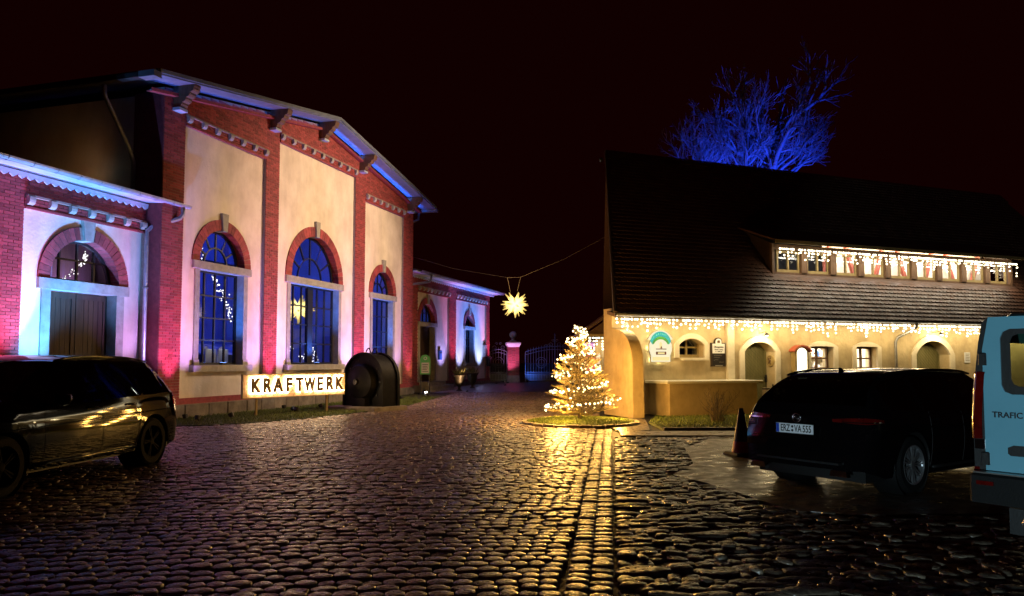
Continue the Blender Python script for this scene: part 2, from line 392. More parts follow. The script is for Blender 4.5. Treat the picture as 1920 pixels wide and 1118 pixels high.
for t in rough[300:]: stone_mesh(mb, *t[:3], t[3], t[4], t[5], irr=.17, tilt=.035, dome=.008)
stuff(mb.build('fieldstones', M_['fieldstone'], YARD, True))
# wet concrete apron where the cars stand, and the flat slab strip in front of the lawn
def sheet(name, poly, z0, z1, mat, sub=0):
    m = MB().prism([(p[0], p[1]) for p in poly], z0, z1, 'z'); return m.build(name, mat)
struct(sheet('apron', APRON, -.03, -.004, M_['wet_concrete']))
struct(sheet('slab_path', [(2.35,16.7),(2.5,18.2),(3.1,17.75),(30,18.1),(30,17.0),(14,16.9)], -.03, .012, M_['wet_concrete']))
struct(sheet('house_path', [(2.45,18.05),(3.2,17.95),(3.5,20.0),(3.7,21.6),(2.9,22.4),(2.2,21.6)], -.03, .008, M_['wet_concrete']))
# lawns
def blades(name, inside, box, n, h, parent, zf=lambda x, y: 0.0, seed=1):
    r = random.Random(seed); mb = MB(); k = 0
    while k < n:
        x = r.uniform(box[0], box[1]); y = r.uniform(box[2], box[3])
        if not inside(x, y): continue
        k += 1; a = r.uniform(0, 2*PI); hh = h*r.uniform(.5, 1.25); w = .006+.004*r.random(); lx, ly = r.gauss(0, .4)*hh, r.gauss(0, .4)*hh; z = zf(x, y)-.004
        b = len(mb.v); mb.v += [(x-w*math.cos(a), y-w*math.sin(a), z), (x+w*math.cos(a), y+w*math.sin(a), z), (x+lx, y+ly, z+hh)]; mb.f.append((b, b+1, b+2))
    return tag(stuff(mb.build(name, M_['grass_blade'], parent)), None)
LW = struct(sheet('lawn', LAWN, -.03, .02, M_['turf']))
blades('grass', in_lawn, (-10.5, -2.5, 18.5, 38), 26000, .07, LW, lambda x, y: .02, 3)
LAWN2 = [(3.55,18.15),(3.6,20.4),(4.1,22.1),(7.8,23.4),(12,24.6),(12,18.5)]
LW2 = struct(sheet('lawn', LAWN2, -.03, .025, M_['turf'])); blades('grass', lambda x, y: in_poly(x, y, LAWN2), (3.4, 12, 18, 24.8), 20000, .06, LW2, lambda x, y: .025, 4)
kb = struct(MB().box(0,1,0,1,0,1).build('kerb', M_['stone'])); bpy.data.objects.remove(kb)
kb = MB(); kb.box(0, 9, -.06, .06, -.06, .06, Matrix.Translation((3.55,18.12,0)) @ Matrix.Rotation(.035, 4, 'Z')); struct(kb.build('kerb', M_['wet_concrete']))
# tree bed: kerb ring of stones round a grass mound
bed = MB(); nR = 40
for k in range(5):
    rr = RING_R*(1-k*.22)
    for i in range(nR): a = 2*PI*i/nR; bed.v.append((RING_C.x+rr*math.cos(a), RING_C.y+rr*math.sin(a), .05+.07*(1-(rr/RING_R)**2)))
for k in range(4):
    for i in range(nR): bed.f.append((k*nR+i, k*nR+(i+1)%nR, (k+1)*nR+(i+1)%nR, (k+1)*nR+i))
bed.f.append(tuple(4*nR+i for i in range(nR)))
BED = struct(bed.build('tree_bed', M_['turf'], None, True))
blades('grass', lambda x, y: (x-RING_C.x)**2+(y-RING_C.y)**2 < RING_R**2*.97, (.3, 3.3, 18.6, 21.7), 7000, .05, BED, lambda x, y: .05+.07*(1-((x-RING_C.x)**2+(y-RING_C.y)**2)/RING_R**2), 5)
for i in range(30):
    a0, a1 = 2*PI*(i+.04)/30, 2*PI*(i+.96)/30; P = [(RING_C.x+r*math.cos(a), RING_C.y+r*math.sin(a)) for r, a in ((RING_R-.02,a0),(RING_R+.11,a0),(RING_R+.11,a1),(RING_R-.02,a1))]
    MB().prism(P, -.05, .065+R_.gauss(0,.006), 'z').build('kerb_stone', M_['stone'], BED)
# ------------------------------------------------------------------ powerhouse: x runs along the facade, y into the building
FAC_O = Vector((-9.2, 22, 0)); FAC_A = math.atan2(1, .305)
FM = Matrix.Translation(FAC_O) @ Matrix.Rotation(FAC_A, 4, 'Z')
def fac(u, c, z=0): return FM @ Vector((u, c, z))
def arc(uc, zs, r, a0, a1, n, rise=None):
    if rise is None or abs(rise-r) < 1e-6: Rr, zc = r, zs; t0, t1 = a0, a1
    else:
        Rr = (r*r+rise*rise)/(2*rise); zc = zs+rise-Rr; th = math.asin(r/Rr)
        f = lambda a: PI/2-th+(a/PI)*2*th
        t0, t1 = f(a0), f(a1)
    return [(uc+Rr*math.cos(t0+(t1-t0)*i/n), zc+Rr*math.sin(t0+(t1-t0)*i/n)) for i in range(n+1)]
def opening_panel(mb, u0, u1, z0, z1, c0, c1, uc, hw, zsill, zs, r, rise=None):
    top = zs+(rise if rise is not None else r)
    Lh = [(u0, z0)]
    if zsill > z0: Lh += [(uc, z0), (uc, zsill), (uc-hw, zsill)]
    else: Lh += [(uc-hw, z0)]
    Lh += [(uc-hw, zs)]+[p for p in arc(uc, zs, r, PI, PI/2, 12, rise)]+[(uc, z1), (u0, z1)]
    if abs(hw-r) < 1e-6: Lh.remove((uc-hw, zs))
    mb.prism(Lh, c0, c1)
    mb.prism([(2*uc-p[0], p[1]) if abs(p[0]-u0) > 1e-9 else (u1, p[1]) for p in Lh], c0, c1)
unit = MB().box(-.5,.5,0,1,-.5,.5); unit_me = bpy.data.meshes.new('brick'); unit_me.from_pydata(unit.v, [], unit.f); unit_me.materials.append(M_['brick'])
def brick_rows(rects, c, zbase=0.0, poly=None):
    'rects: (u0,u1,z0,z1); returns bricks (u0,u1,z0,z1,c)'
    out = []
    for (u0, u1, z0, z1) in rects:
        k0 = int(math.floor((z0-zbase)/.0775)); k = k0
        while zbase+k*.0775 < z1-.02:
            za, zb = max(z0, zbase+k*.0775), min(z1, zbase+k*.0775+.066)
            if zb-za > .02:
                x = u0-(.13 if k % 2 else 0)
                while x < u1:
                    a, b = max(u0, x), min(u1, x+.248)
                    if b-a > .04 and (poly is None or poly((a+b)/2, zb)): out.append((a, b, za, zb, c))
                    x += .26
            k += 1
    return out
def lay_bricks(parent, bricks, nobj, score):
    bricks.sort(key=score)
    for (a, b, za, zb, c) in bricks[:nobj]:
        o = bpy.data.objects.new('brick', unit_me); COL.objects.link(o); o.parent = parent
        o.location = ((a+b)/2, c-.014+R_.gauss(0,.0015), (za+zb)/2); o.scale = (b-a, .03, zb-za)
    mb = MB()
    for (a, b, za, zb, c) in bricks[nobj:]: mb.box(a, b, c-.014+R_.gauss(0,.0015), c+.016, za, zb)
    stuff(mb.build('brickwork', M_['brick'], parent))
def brick_score(t):
    P = pix(fac((t[0]+t[1])/2, t[4], (t[2]+t[3])/2)); W_ = fac((t[0]+t[1])/2, t[4])
    hid = not (0 < P[0] < 1920 and 0 < P[1] < 1118) or (P[0] < 350 and P[1] > 690)
    return (hid, W_.y)
def arch_ring(parent, uc, zs, ri, ro, c0, c1, n, key=True, kh=.16, kw=.2):
    gap = .012
    for i in range(n):
        a0 = PI*i/n+gap/ri/2; a1 = PI*(i+1)/n-gap/ri/2
        if key and abs((a0+a1)/2-PI/2) < kw/2/ri*.9: continue
        P = [(uc+r*math.cos(a), zs+r*math.sin(a)) for r, a in ((ri,a0),(ro,a0),(ro,(a0+a1)/2),(ro,a1),(ri,a1),(ri,(a0+a1)/2))]
        MB().prism(P, c0+R_.gauss(0,.002), c1).build('arch_brick', M_['brick'], parent)
    P = [(uc+r*math.cos(PI*i/24), zs+r*math.sin(PI*i/24)) for r, rng in ((ri+.008, range(25)), (ro-.008, range(24,-1,-1))) for i in rng]
    MB().prism(P, c0+.014, c1-.01).build('arch_mortar', M_['mortar'], parent)
    if key: MB().prism([(uc-kw*.40, zs+ri-.03), (uc+kw*.40, zs+ri-.03), (uc+kw*.62, zs+ro+kh), (uc-kw*.62, zs+ro+kh)], c0-.06, c1).build('keystone', M_['stone'], parent)
def panes_rect(win, us, zs_, cg, gm='pane_glass'):
    for i in range(len(us)-1):
        for j in range(len(zs_)-1):
            MB().box(us[i], us[i+1], cg-.004, cg+.004, zs_[j], zs_[j+1]).build('pane', M_[gm], win)
def lin_(a, b, n): return [a+(b-a)*i/n for i in range(n+1)]
def arched_window(parent, uc, hw, zsill, zl, zs, ri, cg, cols, rows, fan='fan', mull=False, rect=True):
    'glazed window: one frame mesh with all glazing bars, panes as sub-parts; half-disc fanlight on top'
    b = .022; f = MB()
    if rect:
        f.box(uc-hw, uc-hw+.06, cg-.04, cg+.04, zsill, zl); f.box(uc+hw-.06, uc+hw, cg-.04, cg+.04, zsill, zl)
        f.box(uc-hw+.06, uc+hw-.06, cg-.038, cg+.038, zsill, zsill+.07); f.box(uc-hw+.06, uc+hw-.06, cg-.038, cg+.038, zl-.06, zl)
        us = lin_(uc-hw+.06, uc+hw-.06, cols); zz = lin_(zsill+.07, zl-.06, rows)
        for x in us[1:-1]: f.box(x-b, x+b, cg-.03, cg+.03, zsill+.07, zl-.06)
        for z in zz[1:-1]: f.box(uc-hw+.06, uc+hw-.06, cg-.027, cg+.027, z-b, z+b)
        if mull: f.box(uc-.17, uc+.17, cg-.06, cg+.06, zsill, zl)
    n = 20
    ring = arc(uc, zs, ri+.01, PI, 0, n)+arc(uc, zs, ri-.07, 0, PI, n); f.prism(ring, cg-.04, cg+.04)
    f.box(uc-ri+.02, uc+ri-.02, cg-.036, cg+.036, zs, zs+.06)
    if fan == 'fan':
        rm = ri*.5; f.prism(arc(uc, zs, rm+b, PI, 0, n)+arc(uc, zs, rm-b, 0, PI, n), cg-.03, cg+.03)
        A = [PI*i/6 for i in range(7)]
        for a in A[1:-1]:
            q = Vector((math.cos(a), math.sin(a))); t = Vector((-q.y, q.x))*b; lo = .12*ri if abs(a-PI/2) < .01 else rm
            P = [Vector((uc, zs))+q*lo+t, Vector((uc, zs))+q*(ri-.05)+t, Vector((uc, zs))+q*(ri-.05)-t, Vector((uc, zs))+q*lo-t]
            f.prism([tuple(p) for p in P], cg-.026, cg+.026)
    else:
        for k in range(1, cols):
            x = uc-ri+2*ri*k/cols; h = math.sqrt(max(0, ri*ri-(x-uc)**2)); f.box(x-b, x+b, cg-.03, cg+.03, zs+.05, zs+h-.03)
        h = ri*.52; w = math.sqrt(ri*ri-h*h); f.box(uc-w+.02, uc+w-.02, cg-.027, cg+.027, zs+h-b, zs+h+b)
    win = f.build('window', M_['iron'], parent)
    if rect: panes_rect(win, us, zz, cg)
    if fan == 'fan':
        for a0, a1 in ((0, PI/2), (PI/2, PI)): MB().prism(arc(uc, zs, rm, a0, a1, 8)+[(uc, zs)], cg-.004, cg+.004).build('pane', M_['pane_glass'], win)
        for i in range(6): MB().prism(arc(uc, zs, ri-.02, A[i], A[i+1], 4)+arc(uc, zs, rm, A[i+1], A[i], 4), cg-.004, cg+.004).build('pane', M_['pane_glass'], win)
    else: MB().prism(arc(uc, zs, ri-.02, 0, PI, 20), cg-.004, cg+.004).build('pane', M_['pane_glass'], win)
    return win
def stones(parent, uc, hw, zsill, zl, zs, c0, c1, sill=True, jw=.2, ext=.12):
    'stone jambs, lintel and sill of one opening'
    for s in (-1, 1):
        a, b = sorted((uc+s*hw, uc+s*(hw+jw))); MB().box(a, b, c0, c1, zsill, zl).build('jamb', M_['stone'], parent)
        if sill: MB().prism([(a-.02,zsill),(b+.02,zsill),(b+.02 if s > 0 else b,zsill+.16),(a if s > 0 else a-.02,zsill+.16)], c0-.03, c0-.002).build('jamb_foot', M_['stone'], parent)
    MB().box(uc-hw-jw-ext, uc+hw+jw+ext, c0-.05, c1-.003, zl, zs).build('lintel', M_['stone'], parent)
    if sill: MB().cbox(uc-hw-jw-.14, uc+hw+jw+.14, c0-.14, c1, zsill-.2, zsill, .015).build('sill', M_['stone'], parent)
def corbels(parent, u0, u1, ztop, c, n, size=.15):
    MB().box(u0, u1, c-.10, c+.03, ztop-.05, ztop).build('corbel_band', M_['mortar'], parent)
    MB().box(u0, u1, c-.05, c+.03, ztop-.32, ztop-.27).build('corbel_band', M_['brick'], parent)
    for i in range(n):
        x = u0+(u1-u0)*(i+.5)/n if n > 1 else u0
        x = u0+.1+(u1-u0-.2)*i/(n-1)
        prof = [(c+.03, ztop-.05), (c-.14, ztop-.05), (c-.14, ztop-.12)]+[(c-.14+.11*(1-math.cos(t)), ztop-.12-.11*math.sin(t)) for t in (PI/6, PI/3, PI/2)]+[(c+.03, ztop-.25)]
        MB().prism(prof, x-size/2, x+size/2, 'x').build('corbel', M_['stone'], parent)
def gutter(parent, u0, u1, c, z, r=.085, mat='zinc'):
    n = 7; prof = [(-r*math.cos(PI*i/n), -r*math.sin(PI*i/n)) for i in range(n+1)]+[(r-.012, 0)]+[(-(r-.012)*math.cos(PI-PI*i/n), -(r-.012)*math.sin(PI*i/n)) for i in range(1, n+1)]
    gt = MB().prism([(c+p[0], z+p[1]) for p in prof], u0, u1, 'x').build('gutter', M_[mat], parent)
    k = u0+.3
    while k < u1-.1:
        MB().prism([(c-(r+.012)*math.cos(PI*i/n), z-(r+.012)*math.sin(PI*i/n)) for i in range(n+1)]+[(c+.2, z+.06), (c+.2,z+.04), (c+r, z)], k-.015, k+.015, 'x').build('gutter_bracket', M_[mat], gt); k += .62
    return gt

# ---- main hall
HALL = thing('powerhouse_hall', 'tall red brick hall with low gable and three arched windows in cream panels', 'building'); HALL.matrix_world = FM
UC = 7.0
def rake(u): return 10.55-.168*abs(u-UC)
PIL = [(-1.25,-.42), (3.45,4.2), (9.58,10.42), (14.22,15.25)]
PAN = [(-.42,3.45,8.35,6), (4.2,9.58,9.15,9), (10.42,14.22,8.35,6)]
w = MB()
for a, b in PIL: w.box(a, b, 0, .45, .0, 8.3)
def gable_poly(u0, u1, z0):
    P = [(u0, z0), (u1, z0), (u1, rake(u1))]
    if u0 < UC < u1: P.append((UC, rake(UC)))
    return P+[(u0, rake(u0))]
for (a, b, zt, n) in PAN: w.prism(gable_poly(a, b, zt), 0, .45)
for a, b in PIL: w.prism(gable_poly(a, b, 8.3), 0, .449)
w.build('wall', M_['mortar'], HALL)
# openings: centre, half width, sill, lintel bottom, springing, ri, ro
WIN = [(1.45, 1.03, 1.5, 4.32, 4.55, 1.05, 1.37, 4, 4, False), (6.78, 1.66, 1.5, 4.38, 4.62, 1.62, 1.98, 6, 4, True), (12.3, .98, 1.5, 4.32, 4.55, 1.0, 1.32, 4, 4, False)]
for (a, b, zt, n), (uc, hw, zsl, zl, zs, ri, ro, co, ro_, mu) in zip(PAN, WIN):
    p = MB(); opening_panel(p, a, b, .56, zt, .1, .42, uc, hw+.18, zsl-.1, zs, ri+.02); p.build('plaster_panel', M_['plaster'], HALL)
    arch_ring(HALL, uc, zs, ri, ro, .06, .41, 25 if ri < 1.4 else 35, kh=.2, kw=.24)
    stones(HALL, uc, hw, zsl, zl, zs, .06, .43)
    arched_window(HALL, uc, hw, zsl, zl, zs, ri, .36, co, ro_, 'fan', mu)
    corbels(HALL, a, b, zt+.30, .0, n+1 if n < 9 else 9)
    # soldier bricks between panel top and corbel table
rects = [(a, b, .56, rake(a if abs(a-UC) > abs(b-UC) else b)) for a, b in PIL]
BR = brick_rows(rects, 0, .56)
for (a, b, zt, n) in PAN: BR += brick_rows([(a, b, zt+.31, 10.6)], 0, .56, lambda u, z: z < rake(u)-.02); BR += brick_rows([(a, b, zt+.005, zt+.26)], -.02, zt)
lay_bricks(HALL, BR, 300, brick_score)
# plinth: rough ashlar with a brick course on top
MB().box(-1.3, 15.3, -.03, .5, .40, .562).build('plinth_course', M_['brick'], HALL)
MB().box(-1.29, 15.29, -.03, .5, -.15, .40).build('plinth_core', M_['mortar'], HALL)
u = -1.32
while u < 15.3:
    l = R_.uniform(.6, 1.2); e = min(u+l, 15.32)
    MB().cbox(u+.01, e-.01, -.09+R_.uniform(-.02,.02), .1, -.1, .385, .02).build('plinth_stone', M_['plinth_stone'], HALL); u = e
# side wall above the wing, roof, soffit, brackets
MB().box(-1.25, -1.0, .452, 15, 0, 9.0).build('side_wall', M_['plaster'], HALL)
MB().box(-1.27, -1.26, .0, 1.0, 0, 9.05).build('side_pilaster', M_['brick'], HALL)
MB().box(15.0, 15.25, .452, 15, 0, 9.0).build('side_wall', M_['plaster'], HALL)
def rslab(mb, ua, ub, c0, c1, dz0, dz1):
    mb.prism([(ua, rake(ua)+dz0), (ub, rake(ub)+dz0), (ub, rake(ub)+dz1), (ua, rake(ua)+dz1)], c0, c1)
rf = MB(); rslab(rf, -2.35, UC, -.74, 15.3, .14, .22); rslab(rf, UC, 16.35, -.74, 15.3, .14, .22); rf = rf.build('roof', M_['roof_dark'], HALL)
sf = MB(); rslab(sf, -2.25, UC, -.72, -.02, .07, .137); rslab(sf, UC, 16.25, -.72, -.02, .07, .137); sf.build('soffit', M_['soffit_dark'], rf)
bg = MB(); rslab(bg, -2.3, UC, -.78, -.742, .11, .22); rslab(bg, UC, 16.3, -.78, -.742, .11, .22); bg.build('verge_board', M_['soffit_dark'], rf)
for ua in ():
    if abs(ua-UC) > .3: MB().box(ua-.008, ua+.008, -.99, -.03, rake(ua)+.055, rake(ua)+.071).build('soffit_batten', M_['wood_dark'], rf)
for ub in (-.80, 3.75, 6.85, 9.98, 14.7):
    zt = rake(ub)+.06 if abs(ub-UC) > .5 else rake(ub)+.05
    P = [(-.0, zt-.62), (-.18, zt-.62)]; st = 4
    for k in range(st):
        cx_, cz_ = -.18-.13*k, zt-.60+.13*k
        P += [(cx_-.015, cz_), (cx_-.075, cz_+.02), (cx_-.11, cz_+.07), (cx_-.115, cz_+.12)]
    P += [(-.70, zt-.06), (-.70, zt), (.0, zt)]
    MB().prism(P, ub-.13, ub+.13, 'x').build('bracket', M_['wood_brown'], HALL)
    MB().box(ub-.16, ub+.16, -.26, -.001, zt-.70, zt-.622).build('bracket_foot', M_['soffit'], HALL)
# purlin end and eave gutters
gt = gutter(rf, -2.52, -2.36, -.4, 8.95); bpy.data.objects.remove(gt.children[0]) if gt.children else None; bpy.data.objects.remove(gt)
MB().box(-2.55, -2.28, -.8, -.3, 8.94, 9.1).build('eave_gutter', M_['zinc'], rf)
MB().box(-2.55, -2.36, -.3, 15, 8.95, 9.08).build('eave_gutter', M_['roof_dark'], rf)
MB().box(16.28, 16.5, -.8, 15, 8.95, 9.07).build('eave_gutter', M_['zinc'], rf)
MB().tube([(-2.45,.9,8.9),(-2.4,.9,8.6),(-1.5,.9,7.4),(-1.36,.9,7.1),(-1.36,.9,5.9)], .06, 8).build('downpipe', M_['zinc'], HALL, True)
MB().tube([(16.18,.1,8.9),(16.1,.1,8.55),(15.45,.15,8.3),(15.36,.2,8.1),(15.36,.2,6.0)], .06, 8).build('downpipe', M_['zinc'], HALL, True)
# inside: back wall, floor, ceiling
room = MB(); room.box(-.9, 15, 6.5, 6.6, .3, 9); room.build('inner_wall', M_['room_blue'], HALL)
MB().box(-.95, 14.98, .5, 6.5, .3, .5).build('inner_floor', M_['room_blue'], HALL)
MB().box(-.95, 14.98, .5, 6.6, 9.0, 9.1).build('inner_ceiling', M_['room_blue'], HALL)
for x in (1.0, 4.4, 7.2, 10.0, 13.0): MB().box(x-.12, x+.12, 6.3, 6.48, .5, 9).build('inner_pier', M_['room_blue'], HALL)
MB().box(-.9, 15, 3.3, 3.6, 4.9, 5.25).build('crane_beam', M_['iron'], HALL)
for x, e in ((1.4, 60), (6.8, 110), (12.3, 60)):
    area(HALL, (x, 2.6, 8.2), (x, 4.5, 2), (.04,.09,1), e*2.6, 1.5, 1.0, 'ceiling_light')
    point(HALL, (x, 5.2, 1.2), (.06,.12,1), e*.5, .2, 'floor_light')

# ---- left wing
WL = thing('left_wing', 'low brick wing with arched double door left of the hall', 'building'); WL.matrix_world = FM
cw = .5
w = MB(); w.box(-13, -9.0, cw, cw+.4, 0, 5.9); w.box(-9.0, -5.0, cw, cw+.4, 0, 5.9); w.box(-5.0, -1.32, cw, cw+.4, 5.12, 5.9); w.box(-1.32, -1.262, cw-.001, cw+.4, .0, 5.9)
w.build('wall', M_['mortar'], WL)
p = MB(); opening_panel(p, -5.0, -1.32, .0, 5.12, cw+.1, cw+.45, -3.15, 1.24, -.1, 3.58, 1.07); p.build('plaster_panel', M_['plaster'], WL)
arch_ring(WL, -3.15, 3.58, 1.05, 1.37, cw+.05, cw+.44, 25, kh=.16, kw=.3)
stones(WL, -3.15, 1.0, 0, 3.32, 3.57, cw+.06, cw+.47, False, .25)
arched_window(WL, -3.15, 1.0, 0, 3.3, 3.58, 1.05, cw+.38, 4, 2, 'grid', False, False)
corbels(WL, -4.98, -1.34, 5.42, cw, 7, .16)
BR = brick_rows([(-9.0,-5.0,0,5.85), (-5.0,-1.3,5.42,5.85)], cw, 0)+brick_rows([(-5.0,-1.3,5.125,5.36)], cw-.02, 5.12)
lay_bricks(WL, BR, 300, brick_score)
def plank_door(parent, u0, u1, z0, z1, c, mat, leaves=2, name='door'):
    for k in range(leaves):
        a = u0+(u1-u0)*k/leaves+.012; b = u0+(u1-u0)*(k+1)/leaves-.012
        f = MB(); f.box(a, a+.11, c, c+.06, z0, z1); f.box(b-.11, b, c, c+.06, z0, z1); f.box(a+.11, b-.11, c+.002, c+.058, z0, z0+.18); f.box(a+.11, b-.11, c+.002, c+.058, z1-.14, z1); zm = z0+(z1-z0)*.42
        f.box(a+.11, b-.11, c+.002, c+.058, zm-.09, zm+.09); d = f.build(name, mat, parent)
        n = 5
        for i in range(n):
            x0 = a+.11+(b-a-.22)*i/n+.006; x1 = a+.11+(b-a-.22)*(i+1)/n-.006
            MB().box(x0, x1, c+.024, c+.05, z0+.18, zm-.09).build('plank', mat, d); MB().box(x0, x1, c+.024, c+.05, zm+.09, z1-.14).build('plank', mat, d)
        if k == 0: MB().tube([(b-.05, c-.05, z0+1.15), (b-.05, c-.05, z0+1.02)], .014).tube([(b-.05,c-.05,z0+1.1),(b-.05,c+.0,z0+1.1)], .01).build('handle', M_['steel'], d)
plank_door(WL, -4.14, -2.16, .02, 3.3, cw+.36, M_['wood_dark'])
MB().box(-4.3, -1.9, cw+1.2, cw+1.25, 2.9, 5.0).build('curtain', M_['curtain'], WL)
MB().box(-9, -1.3, cw+2.2, cw+2.25, 0, 5.8).build('inner_wall', M_['room_blue'], WL)
area(WL, (-3.15, cw+.75, 3.4), (-3.15, cw+1.2, 4.2), (.95,.42,.85), 5, 1.6, .15, 'fanlight_glow')
# eaves: soffit boards, scalloped fascia, gutter, roof
lr = MB().prism([(-.12,5.98),(-.12,6.04),(9,7.6),(9,7.5)], -13, -.42 if False else -1.28, 'x').build('roof', M_['roof_dark'], WL)
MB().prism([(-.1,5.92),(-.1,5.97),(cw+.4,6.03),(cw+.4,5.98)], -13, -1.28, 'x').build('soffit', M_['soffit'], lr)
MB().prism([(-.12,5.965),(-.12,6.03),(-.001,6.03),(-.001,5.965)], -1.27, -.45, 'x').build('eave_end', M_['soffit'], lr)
sc = [( -9.0, 5.90), (-1.3, 5.90)]; x = -1.3; sc2 = []
while x > -9.0: sc2 += [(x-.02, 5.79), (x-.10, 5.74), (x-.18, 5.79), (x-.20, 5.84)]; x -= .22
MB().prism(sc+sc2, cw-.10, cw-.06).build('scalloped_fascia', M_['soffit'], lr)
gutter(WL, -12.5, -.35, -.16, 6.0, .09)
MB().tube([(-.62,-.16,5.92),(-.62,-.16,5.72),(-.68,-.12,5.6),(-1.25,.32,5.28),(-1.36,.38,5.16),(-1.36,.38,5.0),(-1.36,.38,0)], .06, 10).build('downpipe', M_['zinc'], WL, True)
for z in (1.6, 3.6): MB().lathe([(.066,-.02),(.075,-.02),(.075,.02),(.066,.02)], 12, Matrix.Translation((-1.36,.38,z))).build('pipe_clip', M_['zinc'], WL)

# ---- right wing
WR = thing('right_wing', 'low brick wing with arched door and small window beyond the hall', 'building'); WR.matrix_world = FM
w = MB(); w.box(15.26, 17.0, cw, cw+.4, 0, 5.9); w.box(21.25, 22.3, cw, cw+.4, 0, 5.9); w.box(27.6, 28.2, cw, cw+.4, 0, 5.9); w.box(17.0, 21.25, cw, cw+.4, 5.12, 5.9); w.box(22.3, 27.6, cw, cw+.4, 5.12, 5.9); w.box(27.9, 28.19, cw+.4, 8, 0, 5.9)
w.build('wall', M_['mortar'], WR)
p = MB(); opening_panel(p, 17.0, 21.25, .55, 5.12, cw+.1, cw+.45, 18.42, 1.15, .5, 3.62, 1.0); p.build('plaster_panel', M_['plaster'], WR)
p = MB(); opening_panel(p, 22.3, 27.6, .55, 5.12, cw+.1, cw+.45, 24.72, .86, 1.45, 3.68, .72); p.build('plaster_panel', M_['plaster'], WR)
arch_ring(WR, 18.42, 3.62, .98, 1.28, cw+.05, cw+.44, 21, kh=.14, kw=.24); arch_ring(WR, 24.72, 3.68, .70, .98, cw+.05, cw+.44, 17, kh=.14, kw=.22)
stones(WR, 18.42, .95, .6, 3.42, 3.62, cw+.06, cw+.46, False, .2, .08); stones(WR, 24.72, .68, 1.52, 3.5, 3.68, cw+.06, cw+.46, True, .2, .08)
arched_window(WR, 18.42, .9, 0, 3.4, 3.62, .98, cw+.36, 4, 2, 'grid', False, False)
arched_window(WR, 24.72, .68, 1.52, 3.5, 3.68, .70, cw+.36, 3, 4, 'grid')
plank_door(WR, 17.47, 19.37, .6, 3.42, cw+.36, M_['wood_dark'])
corbels(WR, 17.0, 21.25, 5.42, cw, 9, .16); corbels(WR, 22.3, 27.6, 5.42, cw, 11, .16)
BR = brick_rows([(15.27,17.0,.55,5.85),(21.25,22.3,.55,5.85),(27.6,28.2,.55,5.85),(17.0,21.25,5.43,5.85),(22.3,27.6,5.43,5.85)], cw, .55)+brick_rows([(17.0,21.25,5.125,5.36),(22.3,27.6,5.125,5.36)], cw-.02, 5.12)
lay_bricks(WR, BR, 0, brick_score)
MB().box(15.3, 28.26, cw-.03, cw+.5, .42, .552).build('plinth_course', M_['brick'], WR); MB().box(15.3, 28.24, cw-.06, cw+.5, -.1, .42).build('plinth', M_['plinth_stone'], WR)
MB().box(17, 28, cw+3, cw+3.1, 0, 5.8).build('inner_wall', M_['room_blue'], WR); area(WR, (24.7, cw+2.0, 4.6), (24.7, cw+2.6, 2), (.12,.25,1), 10, 1.2, .6, 'room_light'); area(WR, (18.4, cw+1.6, 3.7), (18.4, cw+2.6, 4.6), (.12,.25,1), 6, 1.2, .4, 'room_light')
rr = MB().prism([(-.22,5.96),(-.22,6.02),(4.5,6.75),(9,6.0),(9,5.9),(4.5,6.65)], 15.28, 29.1, 'x').build('roof', M_['roof_dark'], WR)
MB().prism([(-.2,5.90),(-.2,5.955),(cw+.4,5.955),(cw+.4,5.90)], 15.28, 29.0, 'x').build('soffit', M_['soffit'], rr)
sc = [(15.3, 5.89), (28.9, 5.89)]; sc2 = []; x = 28.9
while x > 15.5: sc2 += [(x-.03, 5.80), (x-.12, 5.75), (x-.21, 5.80), (x-.25, 5.85)]; x -= .28
MB().prism(sc+sc2, cw-.1, cw-.06).build('scalloped_fascia', M_['soffit'], rr)
gutter(WR, 15.6, 29.1, -.27, 6.0, .085)
MB().tube([(16.9,-.27,5.92),(16.9,-.27,5.7),(16.8,-.22,5.55),(15.55,.3,5.3),(15.42,.3,5.15),(15.42,.3,.6)], .055, 8).build('downpipe', M_['zinc'], WR, True)
st = MB(); 
for k in range(3): MB().cbox(17.2-.3*k, 19.7+.3*k, cw-.45-.36*k, cw+.3 if k == 0 else cw-.452-.36*(k-1)+.0, -.05, .58-.19*k, .015).build('step', M_['stone'], WR)
# small things fixed to or standing by the right wing
lb = thing('letter_box', 'small blue letter box on the wall beside the wing door', 'letter box'); lb.matrix_world = FM @ Matrix.Translation((20.05, cw+.1, 1.95))
MB().cbox(-.17,.17,-.12,0,-.25,.25,.02).build('body', M_['blue_box'], lb); MB().box(-.13,.13,-.135,-.121,.1,.14).build('slot', M_['iron'], lb)
wl = thing('wall_box', 'grey meter box with dark lantern at the end pilaster of the wing', 'wall box'); wl.matrix_world = FM @ Matrix.Translation((27.45, cw+.1, 1.9))
MB().cbox(-.22,.22,-.14,0,0,.75,.02).build('body', M_['zinc'], wl); MB().lathe([(0,-.62),(.12,-.6),(.16,-.5),(.16,-.1),(.2,-.08),(.2,-.02),(0,.06)], 10, Matrix.Translation((.2,-.25,0))).build('lantern', M_['iron'], wl, True, sharp=35)
